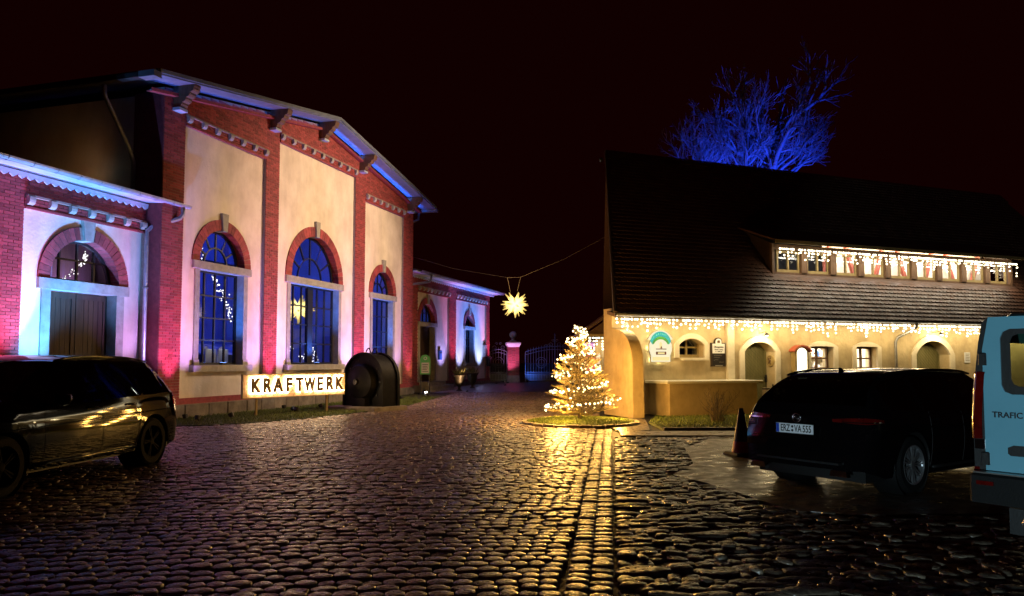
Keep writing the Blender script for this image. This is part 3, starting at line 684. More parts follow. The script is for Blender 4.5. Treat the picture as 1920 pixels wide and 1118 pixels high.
# ------------------------------------------------------------------ inn: x along its facade, y into the house
INN_O = Vector((3.0, 23.1, 0)); INN_A = math.atan2(1, 2.524); HM = Matrix.Translation(INN_O) @ Matrix.Rotation(INN_A, 4, 'Z')
def inn(u, c, z=0): return HM @ Vector((u, c, z))
INN = thing('inn_house', 'long low ochre plastered inn with steep tiled roof and wide dormer', 'building'); INN.matrix_world = HM
OPEN = [(2.0,3.7,2.82,.47,1.72,2.12,.47,.2), (4.5,6.4,5.45,.62,0,1.92,.62,.32), (7.2,8.9,8.05,.5,.95,2.1,.5,.02), (9.2,10.9,10.03,.48,.95,2.1,.48,.02), (12.0,14.4,13.2,.85,0,1.85,.85,.5)]
w = MB(); last = 0.0
for (a, b, uc, hw, sl, zs, r, rise) in OPEN:
    if a > last: w.box(last, a, 0, .5, 0, 3.2)
    opening_panel(w, a, b, 0, 3.2, 0, .5, uc, hw, sl if sl else -.1, zs, r, rise); last = b
w.box(last, 24, 0, .5, 0, 3.2)
w.prism([(0,.5),(.5,.5),(3.6,5.2),(3.1,5.2)], 0, 3.2, 'z')
w.build('wall', M_['plaster_house'], INN)
# corner buttress with a quarter-round top
P = [(.02,0),(-1.25,0),(-1.22,1.55)]+[(-1.22+.92*(1-math.cos(t)), 1.55+1.0*math.sin(t)) for t in lin_(.15, PI/2, 8)]+[(.02,2.62)]
MB().prism(P, -.02, .34, 'x').build('buttress', M_['plaster_house'], INN, True, sharp=35)
MB().box(4.12, 4.38, -.12, .001, 0, 3.0).build('wall_strip', M_['plaster_trim'], INN)
def surround(uc, hw, sl, zs, r, rise, wd, full=False):
    lo = sl if sl else 0
    inner = [(uc-hw, lo)]+arc(uc, zs, r, PI, 0, 14, rise)+[(uc+hw, lo)]
    outer = [(uc+hw+wd, lo)]+arc(uc, zs, r+wd, 0, PI, 14, rise+wd*.95)+[(uc-hw-wd, lo)]
    MB().prism(inner+outer, -.055, .02).build('surround', M_['plaster_trim'], INN)
surround(2.82,.47,1.72,2.12,.47,.2,.17); surround(5.45,.62,0,1.92,.62,.32,.2); surround(13.2,.85,0,1.85,.85,.5,.22)
surround(8.05,.5,.95,2.1,.5,.02,.18); surround(10.03,.48,.95,2.1,.48,.02,.18)
MB().cbox(2.42,3.36,-.2,.1,1.64,1.715,.01).build('sill', M_['plaster_trim'], INN)
for uc in (8.05, 10.03): MB().cbox(uc-.68,uc+.68,-.16,.3,.85,.945,.01).build('sill', M_['plaster_trim'], INN)
def small_window(uc, hw, z0, z1, c, mat, rows, name='window'):
    f = MB(); f.box(uc-hw, uc-hw+.07, c-.03, c+.03, z0, z1); f.box(uc+hw-.07, uc+hw, c-.03, c+.03, z0, z1); f.box(uc-hw+.07, uc+hw-.07, c-.028, c+.028, z0, z0+.1); f.box(uc-hw+.07, uc+hw-.07, c-.028, c+.028, z1-.08, z1)
    f.box(uc-.03, uc+.03, c-.04, c+.04, z0+.1, z1-.08); zz = lin_(z0+.1, z1-.08, rows)
    for z in zz[1:-1]: f.box(uc-hw+.07, uc+hw-.07, c-.025, c+.025, z-.025, z+.025)
    wi = f.build(name, mat, INN); panes_rect(wi, [uc-hw+.07, uc-.03, uc+hw-.07], zz, c); return wi
small_window(2.82,.48,1.72,2.36,.3,M_['wood_frame'],2)
small_window(8.05,.5,.95,2.12,.26,M_['wood_brown'],3); small_window(10.03,.48,.95,2.12,.26,M_['wood_brown'],3)
def clip_rect(P, x0, x1, z0, z1):
    def cl(P, f, g):
        o = []
        for i in range(len(P)):
            a, b = P[i], P[(i+1)%len(P)]; fa, fb = f(a), f(b)
            if fa >= 0: o.append(a)
            if (fa >= 0) != (fb >= 0): t = fa/(fa-fb); o.append((a[0]+(b[0]-a[0])*t, a[1]+(b[1]-a[1])*t))
        return o
    for f in (lambda p: p[0]-x0, lambda p: x1-p[0], lambda p: p[1]-z0, lambda p: z1-p[1]):
        if P: P = cl(P, f, None)
    return P
def diag_leaf(parent, u0, u1, zt, c, mat, s=1):
    f = MB(); b = .09; zm = 1.0
    f.box(u0, u0+b, c, c+.07, 0, zt); f.box(u1-b, u1, c, c+.07, 0, zt); f.box(u0+b, u1-b, c+.002, c+.068, 0, .16); f.box(u0+b, u1-b, c+.002, c+.068, zt-.12, zt); f.box(u0+b, u1-b, c+.002, c+.068, zm-.08, zm+.08)
    d = f.build('door', mat, parent)
    for z0, z1 in ((.16, zm-.08), (zm+.08, zt-.12)):
        k = -3.0
        while k < 3.5:
            q = [(u0-1, k), (u1+1, k+s*(u1-u0+2)), (u1+1, k+s*(u1-u0+2)+.118), (u0-1, k+.118)]
            q = clip_rect([(p[0], p[1]+ (z0 if s > 0 else z1)) for p in q], u0+b, u1-b, z0, z1)
            if len(q) > 2: MB().prism(q, c+.03, c+.055).build('plank', mat, d)
            k += .13
    return d
for uc, hw, zt in ((5.45,.62,2.25), (13.2,.85,2.36)):
    d = diag_leaf(INN, uc-hw, uc-hw+.36*hw, zt, .42, M_['wood_olive'], -1); d = diag_leaf(INN, uc-hw+.36*hw+.01, uc+hw, zt, .42, M_['wood_olive'], -1)
    MB().box(uc+hw-.08, uc+hw-.03, .36, .42, .92, 1.16).build('handle_plate', M_['iron'], d); MB().tube([(uc+hw-.055,.36,1.08),(uc+hw-.17,.35,1.08)], .012).build('handle', M_['iron'], d)
cr_ = thing('crest_plaque', 'round ochre relief crest on the reveal of the inn door', 'plaque'); cr_.matrix_world = HM @ Matrix.Translation((6.07,.2,1.62)) @ Matrix.Rotation(-PI/2, 4, 'Y')
MB().lathe([(0,.03),(.13,.03),(.15,.02),(.17,.035),(.19,.03),(.195,0)], 20).build('disc', M_['wood_frame'], cr_, True, sharp=30)
cm = MB()
for i in range(14): a = R_.uniform(0,2*PI); q = R_.uniform(0,.11); cm.ico((q*math.cos(a), q*math.sin(a), .035), R_.uniform(.02,.035))
cm.build('relief', M_['wood_brown'], cr_)
# rooms seen through the windows
MB().box(1.9, 4.0, 1.4, 1.45, 0, 3).build('inner_wall', M_['board_black'], INN)
rm = MB(); rm.box(6.8, 11.6, 2.2, 2.25, 0, 3.1); rm.box(6.75, 6.8, .52, 2.2, 0, 3.1); rm.box(11.55, 11.6, .52, 2.2, 0, 3.1); rm.box(6.8, 11.55, .52, 2.2, 3.05, 3.1); rm.build('inner_room', M_['room_cream'], INN)
for k in range(3): MB().box(7.2, 11.2, 1.75, 2.19, .75+.5*k, .79+.5*k).build('inner_shelf', M_['wood_brown'], INN)
area(INN, (9.2, 1.2, 2.9), (9.2, 1.5, 0), (1,.86,.62), 480, 3.5, .6, 'room_light')
sh = random.Random(5); k = 0
for z in (.79, 1.29, 1.79):
    u = 7.3
    while u < 11.1:
        wd = sh.uniform(.07,.2); hh = sh.uniform(.15,.4); mt = sh.choice(['cloth_white','timber_red','room_cream','white_paint','wood_brown','blue_box'])
        if any(abs(u-x) < .75 for x in (8.05, 10.03)):
            nm_ = {'cloth_white':'white','timber_red':'red','room_cream':'cream','white_paint':'off-white','wood_brown':'brown','blue_box':'blue'}[mt]; o = thing('shelf_item', '%s box on the %s shelf behind the inn window %s' % (nm_, {.79:'lowest',1.29:'middle',1.79:'top'}[z], 'beside the lit showcase' if u < 9 else 'beside the downpipe'), 'shelf item', (0,0,0), 0, 'goods on the shelves of the inn'); o.matrix_world = HM @ Matrix.Translation((u+wd/2,1.95,z))
            MB().cbox(-wd/2,wd/2,-.1,.1,.0,hh,.012).build('body', M_[mt], o); MB().box(-wd/2+.01,wd/2-.01,-.104,-.1005,hh*.3,hh*.55).build('band', M_[sh.choice(['cloth_white','sign_maroon','wood_frame'])], o)
        u += wd+sh.uniform(.01,.12)
# roof
TAN = 1.19; EC, EZ = -.5, 3.02; RC = 4.95
def rz_(c): return EZ+(c-EC)*TAN
def umin(c): return -.16+2.72*(c-EC)/(RC-EC)
U1 = 24.0; DU0, DU1, DC = 6.75, 18.75, .85
def dorm_c(): return 2.32
n_up = Vector((0, -TAN, 1)).normalized()
roof = MB()
def rq(u0a, u0b, u1, ca, cb):
    v = [(u0a,ca,rz_(ca)),(u1,ca,rz_(ca)),(u1,cb,rz_(cb)),(u0b,cb,rz_(cb))]; t = [tuple(Vector(q)-n_up*.08) for q in v]
    roof.add(v+t, [(0,1,2,3),(7,6,5,4),(0,4,5,1),(1,5,6,2),(2,6,7,3),(3,7,4,0)])
rq(umin(EC), umin(DC), U1, EC, DC); rq(umin(DC), umin(2.3), DU0, DC, 2.3)
rq(DU1, DU1, U1, DC, 2.3); rq(umin(2.3), umin(RC), U1, 2.3, RC)
roof.add([(umin(RC),RC,rz_(RC)),(U1,RC,rz_(RC)),(U1,RC+5.4,EZ),(umin(RC)+2.7,RC+5.4,EZ)], [(0,1,2,3)])
INROOF = roof.build('roof', M_['tile_flat'], INN)
def tile_pts(w, h):
    return [(-w/2,.05),(-w/4,.008),(w/4,.008),(w/2,.05),(w/2,h),(-w/2,h)]
cosr = 1/math.sqrt(1+TAN*TAN); pitch = .19
tiles = []; sl = 0.0; kr = 0; Lslope = (RC-EC)/cosr
while sl < Lslope-.05:
    c = EC+sl*cosr; off = .095 if kr % 2 else 0; u = umin(c)+.1+off
    while u < U1:
        if not (DU0-.05 < u < DU1+.05 and DC-.22 < c < 2.2): tiles.append((u, c))
        u += .19
    sl += pitch; kr += 1
def tile_frame(u, c):
    X = Vector((1,0,0)); S = Vector((0, cosr, cosr*TAN)); return Matrix(((X.x,S.x,n_up.x,u),(X.y,S.y,n_up.y,c),(X.z,S.z,n_up.z,rz_(c)),(0,0,0,1)))
def tile_geo(mb, M):
    h = pitch*1.25; p = tile_pts(.184, h); top = [(x, s, .05-.04*s/h) for x, s in p]; lo = [(x, s, .012-.002*s/h) for x, s in p[:4]]
    mb.add([M @ Vector(v) for v in top+lo], [(0,1,2,3,4,5),(6,7,1,0),(7,8,2,1),(8,9,3,2)])
tiles.sort(key=lambda t: (not (0 < pix(inn(t[0], t[1], rz_(t[1])))[0] < 1840), (inn(t[0], t[1])-Vector((0,0,0))).length + t[1]*1.5))
tm = MB(); tile_geo(tm, Matrix.Identity(4)); tme = bpy.data.meshes.new('roof_tile'); tme.from_pydata(tm.v, [], tm.f); tme.materials.append(M_['tile'])
for u, c in tiles[:300]:
    link('roof_tile', tme, None, INROOF, tile_frame(u, c) @ Matrix.Rotation(R_.gauss(0,.01), 4, 'Z'))
mb = MB()
for u, c in tiles[300:]: tile_geo(mb, tile_frame(u, c) @ Matrix.Rotation(R_.gauss(0,.012), 4, 'Z') @ Matrix.Rotation(R_.gauss(0,.012), 4, 'X'))
stuff(mb.build('roof_tiles', M_['tile'], INROOF))
# eaves
MB().prism([(-.52,2.90),(-.52,3.0),(.02,3.12),(.02,3.02)], -.15, U1, 'x').build('eave_boards', M_['wood_brown'], INN)
gutter(INN, -.2, 15.4, -.6, 3.0, .075, 'wood_brown' if False else 'zinc')
MB().tube([(11.75,-.6,2.93),(11.75,-.6,2.8),(11.62,-.5,2.68),(11.38,-.14,2.45),(11.32,-.09,2.3),(11.32,-.09,0)], .05, 8).build('downpipe', M_['zinc'], INN, True)
MB().tube([(umin(EC)-.02, EC, rz_(EC)+.04), (umin(RC)-.02, RC, rz_(RC)+.04)], .05, 6).build('verge_board', M_['wood_dark'], INROOF)
# dormer
DZ0, DZ1 = 4.60, 5.62
MB().box(DU0+.1, DU1-.1, DC+.01, DC+.12, DZ0-.02, DZ0+.10).build('dormer_sill_board', M_['wood_brown'], INN)
MB().prism([(DC-.28,DZ0-.34),(DC-.24,DZ0-.31),(DC+.02,DZ0-.0),(DC+.02,DZ0-.06)], DU0+.02, DU1-.02, 'x').build('dormer_flashing', M_['counter_top'], INN)
MB().prism([(DC-.30,DZ0-.375),(DC-.26,DZ0-.32),(DC+.04,DZ0-.0),(DC+.04,DZ0-.1)], DU0, DU0+.02, 'x').build('dormer_flashing_end', M_['wood_brown'], INN)
for ua in (DU0, DU1-.1): MB().prism([(DC-.02,DZ0-.05),(DC+.1,DZ0+.06),(DC+.1,DZ1+.1),(DC-.02,DZ1+.06)], ua, ua+.1, 'x').build('dormer_corner_post', M_['wood_brown'], INN)
for ua in (DU0+.01, DU1-.06): MB().prism([(DC+.1,DZ0+.1),(2.28,rz_(2.28)),(DC+.1,DZ1+.1)], ua, ua+.05, 'x').build('dormer_cheek', M_['wood_dark'], INN)
MB().box(DU0+.1, DU1-.1, DC+.01, DC+.1, DZ1-.14, DZ1+.05).build('dormer_head_board', M_['wood_brown'], INN)
dr = MB().prism([(.38,5.68),(.38,5.74),(2.42,6.52),(2.42,6.44)], DU0-.25, DU1+.3, 'x').build('dormer_roof', M_['tile_flat'], INN)
MB().box(DU0-.25, DU1+.3, .34, .379, 5.62, 5.74).build('dormer_fascia', M_['wood_frame'], dr)
nw = 9; span = (DU1-DU0-.2)
for i in range(nw):
    a = DU0+.1+span*i/nw; b = DU0+.1+span*(i+1)/nw
    if i: MB().box(a-.13, a+.13, DC-.03, DC+.11, DZ0+.10, DZ1-.02).build('dormer_post', M_['wood_brown'], INN)
    small_window((a+b)/2, (b-a)/2-.16, DZ0+.10, DZ1-.16, DC+.09, M_['wood_frame'], 1)
MB().box(DU0+.1, DU0+.1+span*2/nw, DC+.5, DC+.55, DZ0, 6.0).build('dormer_blackout', M_['board_black'], INN)
MB().box(DU0+.1+span*2/nw, DU1-.1, DC+1.25, DC+1.3, DZ0-.6, 6.2).build('dormer_inner_wall', M_['room_cream'], INN)
for i in range(2, nw):
    a = DU0+.1+span*i/nw
    for s, o_ in ((1,.25), (-1,.85))[i%2:i%2+1]:
        q = [(a+o_, DZ0-.3), (a+o_+.14, DZ0-.3), (a+o_+.14+s*.55, DZ1+.3), (a+o_+s*.55, DZ1+.3)]; MB().prism(q, DC+1.0, DC+1.12).build('dormer_timber', M_['timber_red'], INN)
area(INN, (DU0+.1+span*5.5/nw, DC+.55, 5.95), (DU0+.1+span*5.5/nw, DC+1.1, 4.6), (1,.80,.58), 420, span*6.5/nw, .25, 'dormer_light')
# icicle light curtains
def icicle(name, label, frame, u0, u1, c, z, lmax, step, mat, rb, seed, dens=1.0):
    r = random.Random(seed); t = thing(name, label, 'string lights', (0,0,0), 0, None); t.matrix_world = frame
    cb = MB(); bl = MB(); n = int((u1-u0)/step); cb.tube([(u0+(u1-u0)*i/20, c, z+.004*math.sin(i*2)) for i in range(21)], .008, 4)
    pat = [.5,.3,.75,.4,1,.35,.6,.25,.85,.45,.3]
    for i in range(n+1):
        u = u0+(u1-u0)*i/n+r.uniform(-.03,.03); ln = lmax*pat[(i+i//11*3)%11]*r.uniform(.65,1.2); cb.tube([(u,c,z),(u+r.uniform(-.02,.02),c+r.uniform(-.02,.02),z-ln)], .003, 3, False); k = .05
        while k < ln:
            if r.random() < dens: bl.lathe([(0.001,-rb),(rb*.8,-rb*.55),(rb,0),(rb*.8,rb*.55),(0.001,rb)], 6, Matrix.Translation((u+r.uniform(-.02,.02), c+r.uniform(-.02,.02), z-k)))
            k += r.uniform(.085,.13)
    cb.build('cable', M_['cable'], t); stuff(bl.build('bulbs', M_[mat], t, True)); return t
e1 = icicle('icicle_lights', 'warm white icicle lights hanging along the eave of the inn', HM, -.15, 20.2, -.56, 2.90, .46, .088, 'bulb_ice', .034, 11, .9)
for k in range(8): area(e1, (1.1+2.55*k, -.62, 2.68), (1.1+2.55*k, -.05, 2.0), (1,.74,.36), 28, 2.4, .08)
for k in range(8): area(e1, (1.1+2.55*k, -.66, 2.66), (1.1+2.55*k, -6, .2), (1,.78,.42), 12, 2.4, .12)
e2 = icicle('icicle_lights', 'dense icicle lights hung across the dormer windows of the inn', HM, DU0+.15, DU1-.1, .60, 5.52, .46, .088, 'bulb_ice', .033, 12, .9)
for k in range(5):
    area(e2, (DU0+1.3+2.4*k, .40, 5.3), (DU0+1.3+2.4*k, .85, 4.7), ICE, 16, 2.3, .08)
    area(e2, (DU0+1.3+2.4*k, .40, 5.2), (DU0+1.3+2.4*k, .15, 3.6), (1,.80,.55), 10, 2.3, .08)
for k in range(5): area(e2, (DU0+1.3+2.4*k, .36, 5.25), (DU0+1.3+2.4*k, -6, 1.5), (1,.80,.46), 3, 2.3, .12)
# lamps over the two doors
for uc, zt in ((5.45, 2.46), (13.2, 2.58)):
    t = thing('door_lamp', 'small shaded lamp over the %s arched door of the inn' % ('left' if uc < 9 else 'right'), 'lamp'); t['label'] = 'small lamp over the inn door beside the chalkboard' if uc < 9 else 'small lamp over the inn door beside the downpipe'
    t.matrix_world = HM @ Matrix.Translation((uc, 0, zt))
    MB().tube([(0,0,.06),(0,-.30,.10),(0,-.38,.04)], .012).build('arm', M_['iron'], t); MB().lathe([(.02,.06),(.05,.04),(.09,-.02),(.085,-.02),(.0,.04)], 14, Matrix.Translation((0,-.38,0))).build('shade', M_['iron'], t, True); MB().lathe([(.001,.02),(.04,0),(.045,-.03),(.001,-.06)], 10, Matrix.Translation((0,-.38,-.005))).build('bulb', M_['lamp_glass'], t, True)
    point(t, (0,-.36,-.11), (1,.78,.42), 34, .04)
# ---- things on the inn wall
sg = thing('inn_sign', 'lit white sign with teal arched banner on the inn wall', 'sign'); sg.matrix_world = HM @ Matrix.Translation((1.62, -.10, 2.06))
def sgm(name, P, y0, y1, mat): return MB().prism(P, y0, y1).build(name, mat, sg)
emi('sign_face', (1,.90,.60), 1.0); emi('sign_face_teal', (.10,.70,.62), .75); emi('sign_face_yellow', (1,.82,.35), 1.0)
out = [(-.34,-.47),(.34,-.47),(.34,-.28),(.40,-.12),(.40,.06),(.33,.2)]+arc(0,.22,.44,0,PI,14,.28)+[(-.33,.2),(-.40,.06),(-.40,-.12),(-.34,-.28)]
sgm('body', out, -.03, .03, M_['sign_face']); sgm('rim', [(x*1.03,z*1.03) for x,z in out], -.02, .02, M_['wood_frame'])
sgm('banner', arc(0,.12,.38,.12,PI-.12,14,.34)+arc(0,.0,.30,PI-.2,.2,14,.28), -.036, -.031, M_['sign_face_teal'])
sgm('green_edge', arc(0,.02,.32,.25,PI-.25,12,.29)+arc(0,.0,.27,PI-.3,.3,12,.22), -.039, -.037, M_['sign_green']); sgm('tower', [(-.045,-.06),(.045,-.06),(.045,.10),(.0,.15),(-.045,.10)], -.043, -.0395, M_['sign_face_yellow'])
sgm('spire', [(-.02,-.06),(.05,-.06),(.015,.02)], -.046, -.037, M_['sign_maroon']); sgm('bar', [(-.17,-.09),(.2,-.09),(.2,-.065),(-.17,-.065)], -.04, -.031, M_['sign_maroon'])
sgm('house', [(-.17,-.25),(.19,-.25),(.19,-.16),(-.17,-.16)], -.042, -.031, M_['sign_maroon']); sgm('house_plate', [(-.11,-.23),(.13,-.23),(.13,-.18),(-.11,-.18)], -.047, -.043, M_['sign_face_yellow']); sgm('strip', [(-.3,-.43),(.3,-.43),(.3,-.32),(-.3,-.32)], -.04, -.031, M_['sign_face_yellow'])
for i in range(11):
    a = PI-.38-(PI-.76)*i/10; x, z = .345*math.cos(a), .12+.29*math.sin(a)-.015; MB().box(-.016,.016,-.041,-.0365,-.03,.03, Matrix.Translation((x,0,z)) @ Matrix.Rotation(-(a-PI/2), 4, 'Y')).build('letter_mark', M_['sign_teal'], sg)
for x, z in ((-.3,.28),(.3,.28),(-.38,-.05),(.38,-.05),(-.3,-.4),(.3,-.4),(0,.45),(0,-.45)): point(sg, (x, .04, z), (1,.86,.42), 1.7, .03)
ob = thing('chalkboard_sign', 'tall black chalkboard with white opening hours panel on the inn wall', 'sign'); ob.matrix_world = HM @ Matrix.Translation((3.80, -.02, 1.86))
fr_ = [(-.27,-.42),(.27,-.42),(.27,.33),(.14,.33)]+arc(0,.36,.14,0,PI,10,.14)+[(-.14,.33),(-.27,.33)]
MB().prism(fr_, -.05, .02).build('frame', M_['wood_dark'], ob)
MB().prism([(-.235,.0),(.235,.0),(.235,.305),(.115,.305)]+arc(0,.35,.115,0,PI,10,.12)+[(-.115,.305),(-.235,.305)], -.056, -.051).build('panel', M_['plate_white'], ob)
MB().box(-.235,.235,-.056,-.051,-.385,-.004).build('blackboard', M_['board_black'], ob)
MB().prism([(-.05,.33),(.05,.33),(.05,.40),(.02,.42),(-.05,.40)], -.061, -.057).build('emblem', M_['wood_brown'], ob)
text('lettering', 'Öffnungszeiten', .075, M_['ink'], ob, MT(0,-.058,.20), .002, .002, .82); text('lettering', 'Dienstag - Sonntag', .052, M_['ink'], ob, MT(0,-.058,.12), .002, .001, .82); text('lettering', '11 - 18:00 Uhr', .052, M_['ink'], ob, MT(0,-.058,.055), .002, .001, .85)
for z, x0, x1 in ((-.07,-.19,.12),(-.13,-.19,.06),(-.21,-.19,-.02),(-.28,0,.2)):
    m_ = MB(); x = x0; pts = []
    while x < x1: pts.append((x, -.058, z+R_.uniform(-.015,.02))); x += .014
    m_.tube(pts, .0035, 4).build('chalk_line', M_['chalk'], ob)
MB().box(-.14,.14,-.062,-.057,-.40,-.375).build('chalk_ledge', M_['chalk'], ob)
hn = thing('number_plate', 'small square white plate under the inn eave by the corner', 'plate'); hn.matrix_world = HM @ Matrix.Translation((.45,-.004,2.72)); MB().cbox(-.11,.11,-.015,.01,-.07,.07,.004).build('plate', M_['plate_white'], hn); MB().lathe([(.02,0),(.035,0),(.035,.004),(.02,.004)], 10, Matrix.Translation((0,-.016,0)) @ Matrix.Rotation(PI/2,4,'X')).build('mark', M_['wood_brown'], hn)
nb = thing('notice_plate', 'small white notice on the wall right of the far inn door', 'plate'); nb.matrix_world = HM @ Matrix.Translation((14.95,-.004,1.75)); MB().cbox(-.14,.14,-.02,.01,-.19,.19,.004).build('plate', M_['plate_white'], nb)
for k in range(5): MB().box(-.1,.1-.03*(k%2),-.023,-.0205,.12-.06*k,.135-.06*k).build('text_line', M_['wood_brown'], nb)
sc_ = thing('menu_showcase', 'brightly lit menu showcase with curved copper hood on the inn wall', 'showcase'); sc_.matrix_world = HM @ Matrix.Translation((7.02,-.0,1.55))
MB().box(-.28,.28,-.2,-.0,-.6,.42).build('case', M_['wood_frame'], sc_)
MB().prism([(-.2,-.52),(.2,-.52),(.2,.36)]+arc(0,.36,.2,0,PI,10,.14)[1:-1]+[(-.2,.36)], -.212, -.201).build('glass_front', M_['showcase_glow'], sc_)
hd = arc(0,.40,.38,PI,0,12,.2)+arc(0,.37,.36,0,PI,12,.19); MB().prism(hd, -.28, .0).build('hood', M_['timber_red'], sc_)
for z in (-.2,.1): MB().box(-.19,.19,-.216,-.2125,z-.008,z+.008).build('rail', M_['wood_brown'], sc_)
area(sc_, (0,-.25,-.05), (0,-1,-.05), (1,.86,.52), 10, .35, .8)
ct = thing('serving_counter', 'ochre masonry counter with pale stone top against the inn wall', 'counter'); ct.matrix_world = HM
MB().box(1.28, 4.42, -1.12, -.001, 0, .95).build('body', M_['plaster_house'], ct); MB().cbox(1.12, 4.56, -1.24, .0, .952, 1.03, .012).build('top', M_['counter_top'], ct)
MB().lathe([(0,0),(.05,0),(.055,.01),(.045,.015)], 14, Matrix.Translation((2.75,-1.13,.18)) @ Matrix.Rotation(PI/2,4,'X')).build('drain_hole', M_['ink'], ct)
bn = thing('ash_bin', 'steel cylindrical bin on a post beside the serving counter', 'bin', inn(4.75,-1.15,.0)); MB().lathe([(0,.02),(.13,.02),(.135,.05),(.135,.78),(.12,.80),(.0,.80)], 20).build('drum', M_['steel'], bn, True, sharp=40); MB().lathe([(.138,.74),(.145,.74),(.145,.79),(.138,.79)], 20).build('rim', M_['trim_black'], bn); MB().box(.13,.2,-.04,.04,.45,.62).build('bracket', M_['iron'], bn); MB().tube([(.2,0,0),(.2,0,.9)], .025, 8).build('post', M_['iron'], bn)
# ------------------------------------------------------------------ star lanterns
def star(name, label, loc, R, rc, mat, seed, cat='star'):
    r = random.Random(seed); t = thing(name, label, cat, loc)
    dirs = []; n = 25
    for i in range(n):
        z = 1-2*(i+.5)/n; a = i*2.399963+.4; q = math.sqrt(1-z*z); dirs.append(Vector((q*math.cos(a), q*math.sin(a), z)))
    dirs += [Vector((1,0,.02)), Vector((-1,0,.0)), Vector((0,-.05,-1)), Vector((.7,-.1,.72)), Vector((-.7,-.1,.72)), Vector((.68,-.1,-.7)), Vector((-.68,-.1,-.7))]
    MB().lathe([(.001,-rc)]+[(rc*math.cos(a), rc*math.sin(a)) for a in lin_(-1.2,1.2,6)]+[(.001,rc)], 12).build('core', mat, t, True)
    for d in dirs:
        d = d.normalized(); l = R*r.uniform(.86,1.0); k = 4; Q = d.to_track_quat('Z','Y').to_matrix().to_4x4(); w_ = rc*.42
        MB().lathe([(w_,rc*.6),(w_*.8,R*.5),(.012,l)], 4, Q).build('point', mat, t)
    return t
m, N, L, B = nt('star_glow'); N.remove(B)      # paper star lit by a bulb in its centre: brightest near the bulb
tc = N.new('ShaderNodeTexCoord'); ln = N.new('ShaderNodeVectorMath'); ln.operation = 'LENGTH'; L.new(tc.outputs['Object'], ln.inputs[0])
mr = N.new('ShaderNodeMapRange'); mr.inputs['From Min'].default_value = .08; mr.inputs['From Max'].default_value = .42; mr.inputs['To Min'].default_value = 7; mr.inputs['To Max'].default_value = 1.0; L.new(ln.outputs['Value'], mr.inputs[0])
e = N.new('ShaderNodeEmission'); e.inputs[0].default_value = (1,.66,.17,1); L.new(mr.outputs[0], e.inputs[1]); L.new(e.outputs[0], N['Material Output'].inputs[0])
SP = atY(966, 571, 29.0)
st1 = star('star_lantern', 'glowing yellow many-pointed star hanging from a wire above the gate', SP, .55, .16, M_['star_glow'], 3)
st1.rotation_euler = (0,0,0); point(st1, (0,-.75,-.2), (1,.60,.22), 330, .3)
wire = thing('hanging_wire', 'thin cable slung between the hall and the inn roof carrying the star', 'cable')
A = fac(15.25, .0, 6.6); Bp = inn(1.1, 1.8, rz_(1.8)+.1); m1 = SP+Vector((-.30,0,1.02)); m2 = SP+Vector((.20,0,1.03))
MB().tube([A, A.lerp(m1,.5)+Vector((0,0,-.12)), m1, m2, m2.lerp(Bp,.5)+Vector((0,0,-.1)), Bp], .005, 4).build('wire', M_['bark'], wire)
MB().tube([m1, SP+Vector((-.18,0,.46))], .008, 4).build('hanger', M_['bark'], wire); MB().tube([m2, SP+Vector((.08,0,.5))], .008, 4).build('hanger', M_['bark'], wire)
ws = star('star_lantern', 'yellow paper star lit inside the middle window of the hall', fac(6.85, .85, 3.56), .62, .16, M_['star_glow'], 8)
# window decorations inside the hall and the wing
def bulb_band(name, label, frame, path, wd, n, rb, seed, mat='bulb_window'):
    r = random.Random(seed); t = thing(name, label, 'string lights'); t.matrix_world = frame; bl = MB(); path = [Vector(p) for p in path]; cb = MB().tube(path, .006, 4)
    for i in range(n):
        f = r.random()*(len(path)-1); k = min(int(f), len(path)-2); p = path[k].lerp(path[k+1], f-k)+Vector((r.gauss(0,wd), r.gauss(0,.03), r.gauss(0,wd)))
        bl.ico(p, rb*r.uniform(.7,1.2))
    cb.build('cable', M_['cable'], t); stuff(bl.build('bulbs', M_[mat], t)); return t
bulb_band('fairy_lights', 'garland of white fairy lights sweeping down inside the left hall window', FM, [(.75,.55,5.15),(1.1,.55,4.8),(1.5,.55,4.3),(1.95,.55,3.85),(2.35,.55,3.35),(2.5,.55,2.95)], .07, 95, .026, 2)
bulb_band('fairy_lights', 'short garland of fairy lights behind the fanlight over the wing door', FM, [(-3.3,cw+.6,3.7),(-3.0,cw+.6,3.85),(-2.75,cw+.6,4.15),(-2.62,cw+.6,4.4)], .05, 45, .02, 3)
bulb_band('fairy_lights', 'low fairy lights on the sill inside the middle hall window', FM, [(5.2,.7,2.15),(5.7,.7,2.05),(6.3,.7,2.2)], .09, 28, .024, 4)
bulb_band('fairy_lights', 'violet twig lights standing inside the middle hall window', FM, [(7.1,.8,1.6),(7.4,.8,2.0),(7.8,.8,1.9),(8.0,.8,1.6)], .14, 40, .024, 5)
for k, (u, wd) in enumerate(((2.12,.5), (2.72,.52))):
    ch = thing('lit_display_board', ['white lit display board inside the left hall window, the wider one', 'narrow white lit display board inside the left hall window'][k], 'display board'); ch.matrix_world = FM @ Matrix.Translation((u, 1.0, 1.45))
    MB().cbox(-wd/2,wd/2,-.03,.03,.0,.55,.01).build('panel', M_['cloth_white'], ch)
    for x in (-wd/2+.04, wd/2-.04): MB().box(x-.02,x+.02,-.02,.02,-.95,.0).build('leg', M_['iron'], ch)
    spot(ch, (0,-.25,.95), (0,0,.2), (1,.86,.6), 9, 70, name='display_lamp')
mc = thing('machine', 'dark governor machine with round gauge standing inside the left hall window', 'machine'); mc.matrix_world = FM @ Matrix.Translation((.75,1.6,.5))
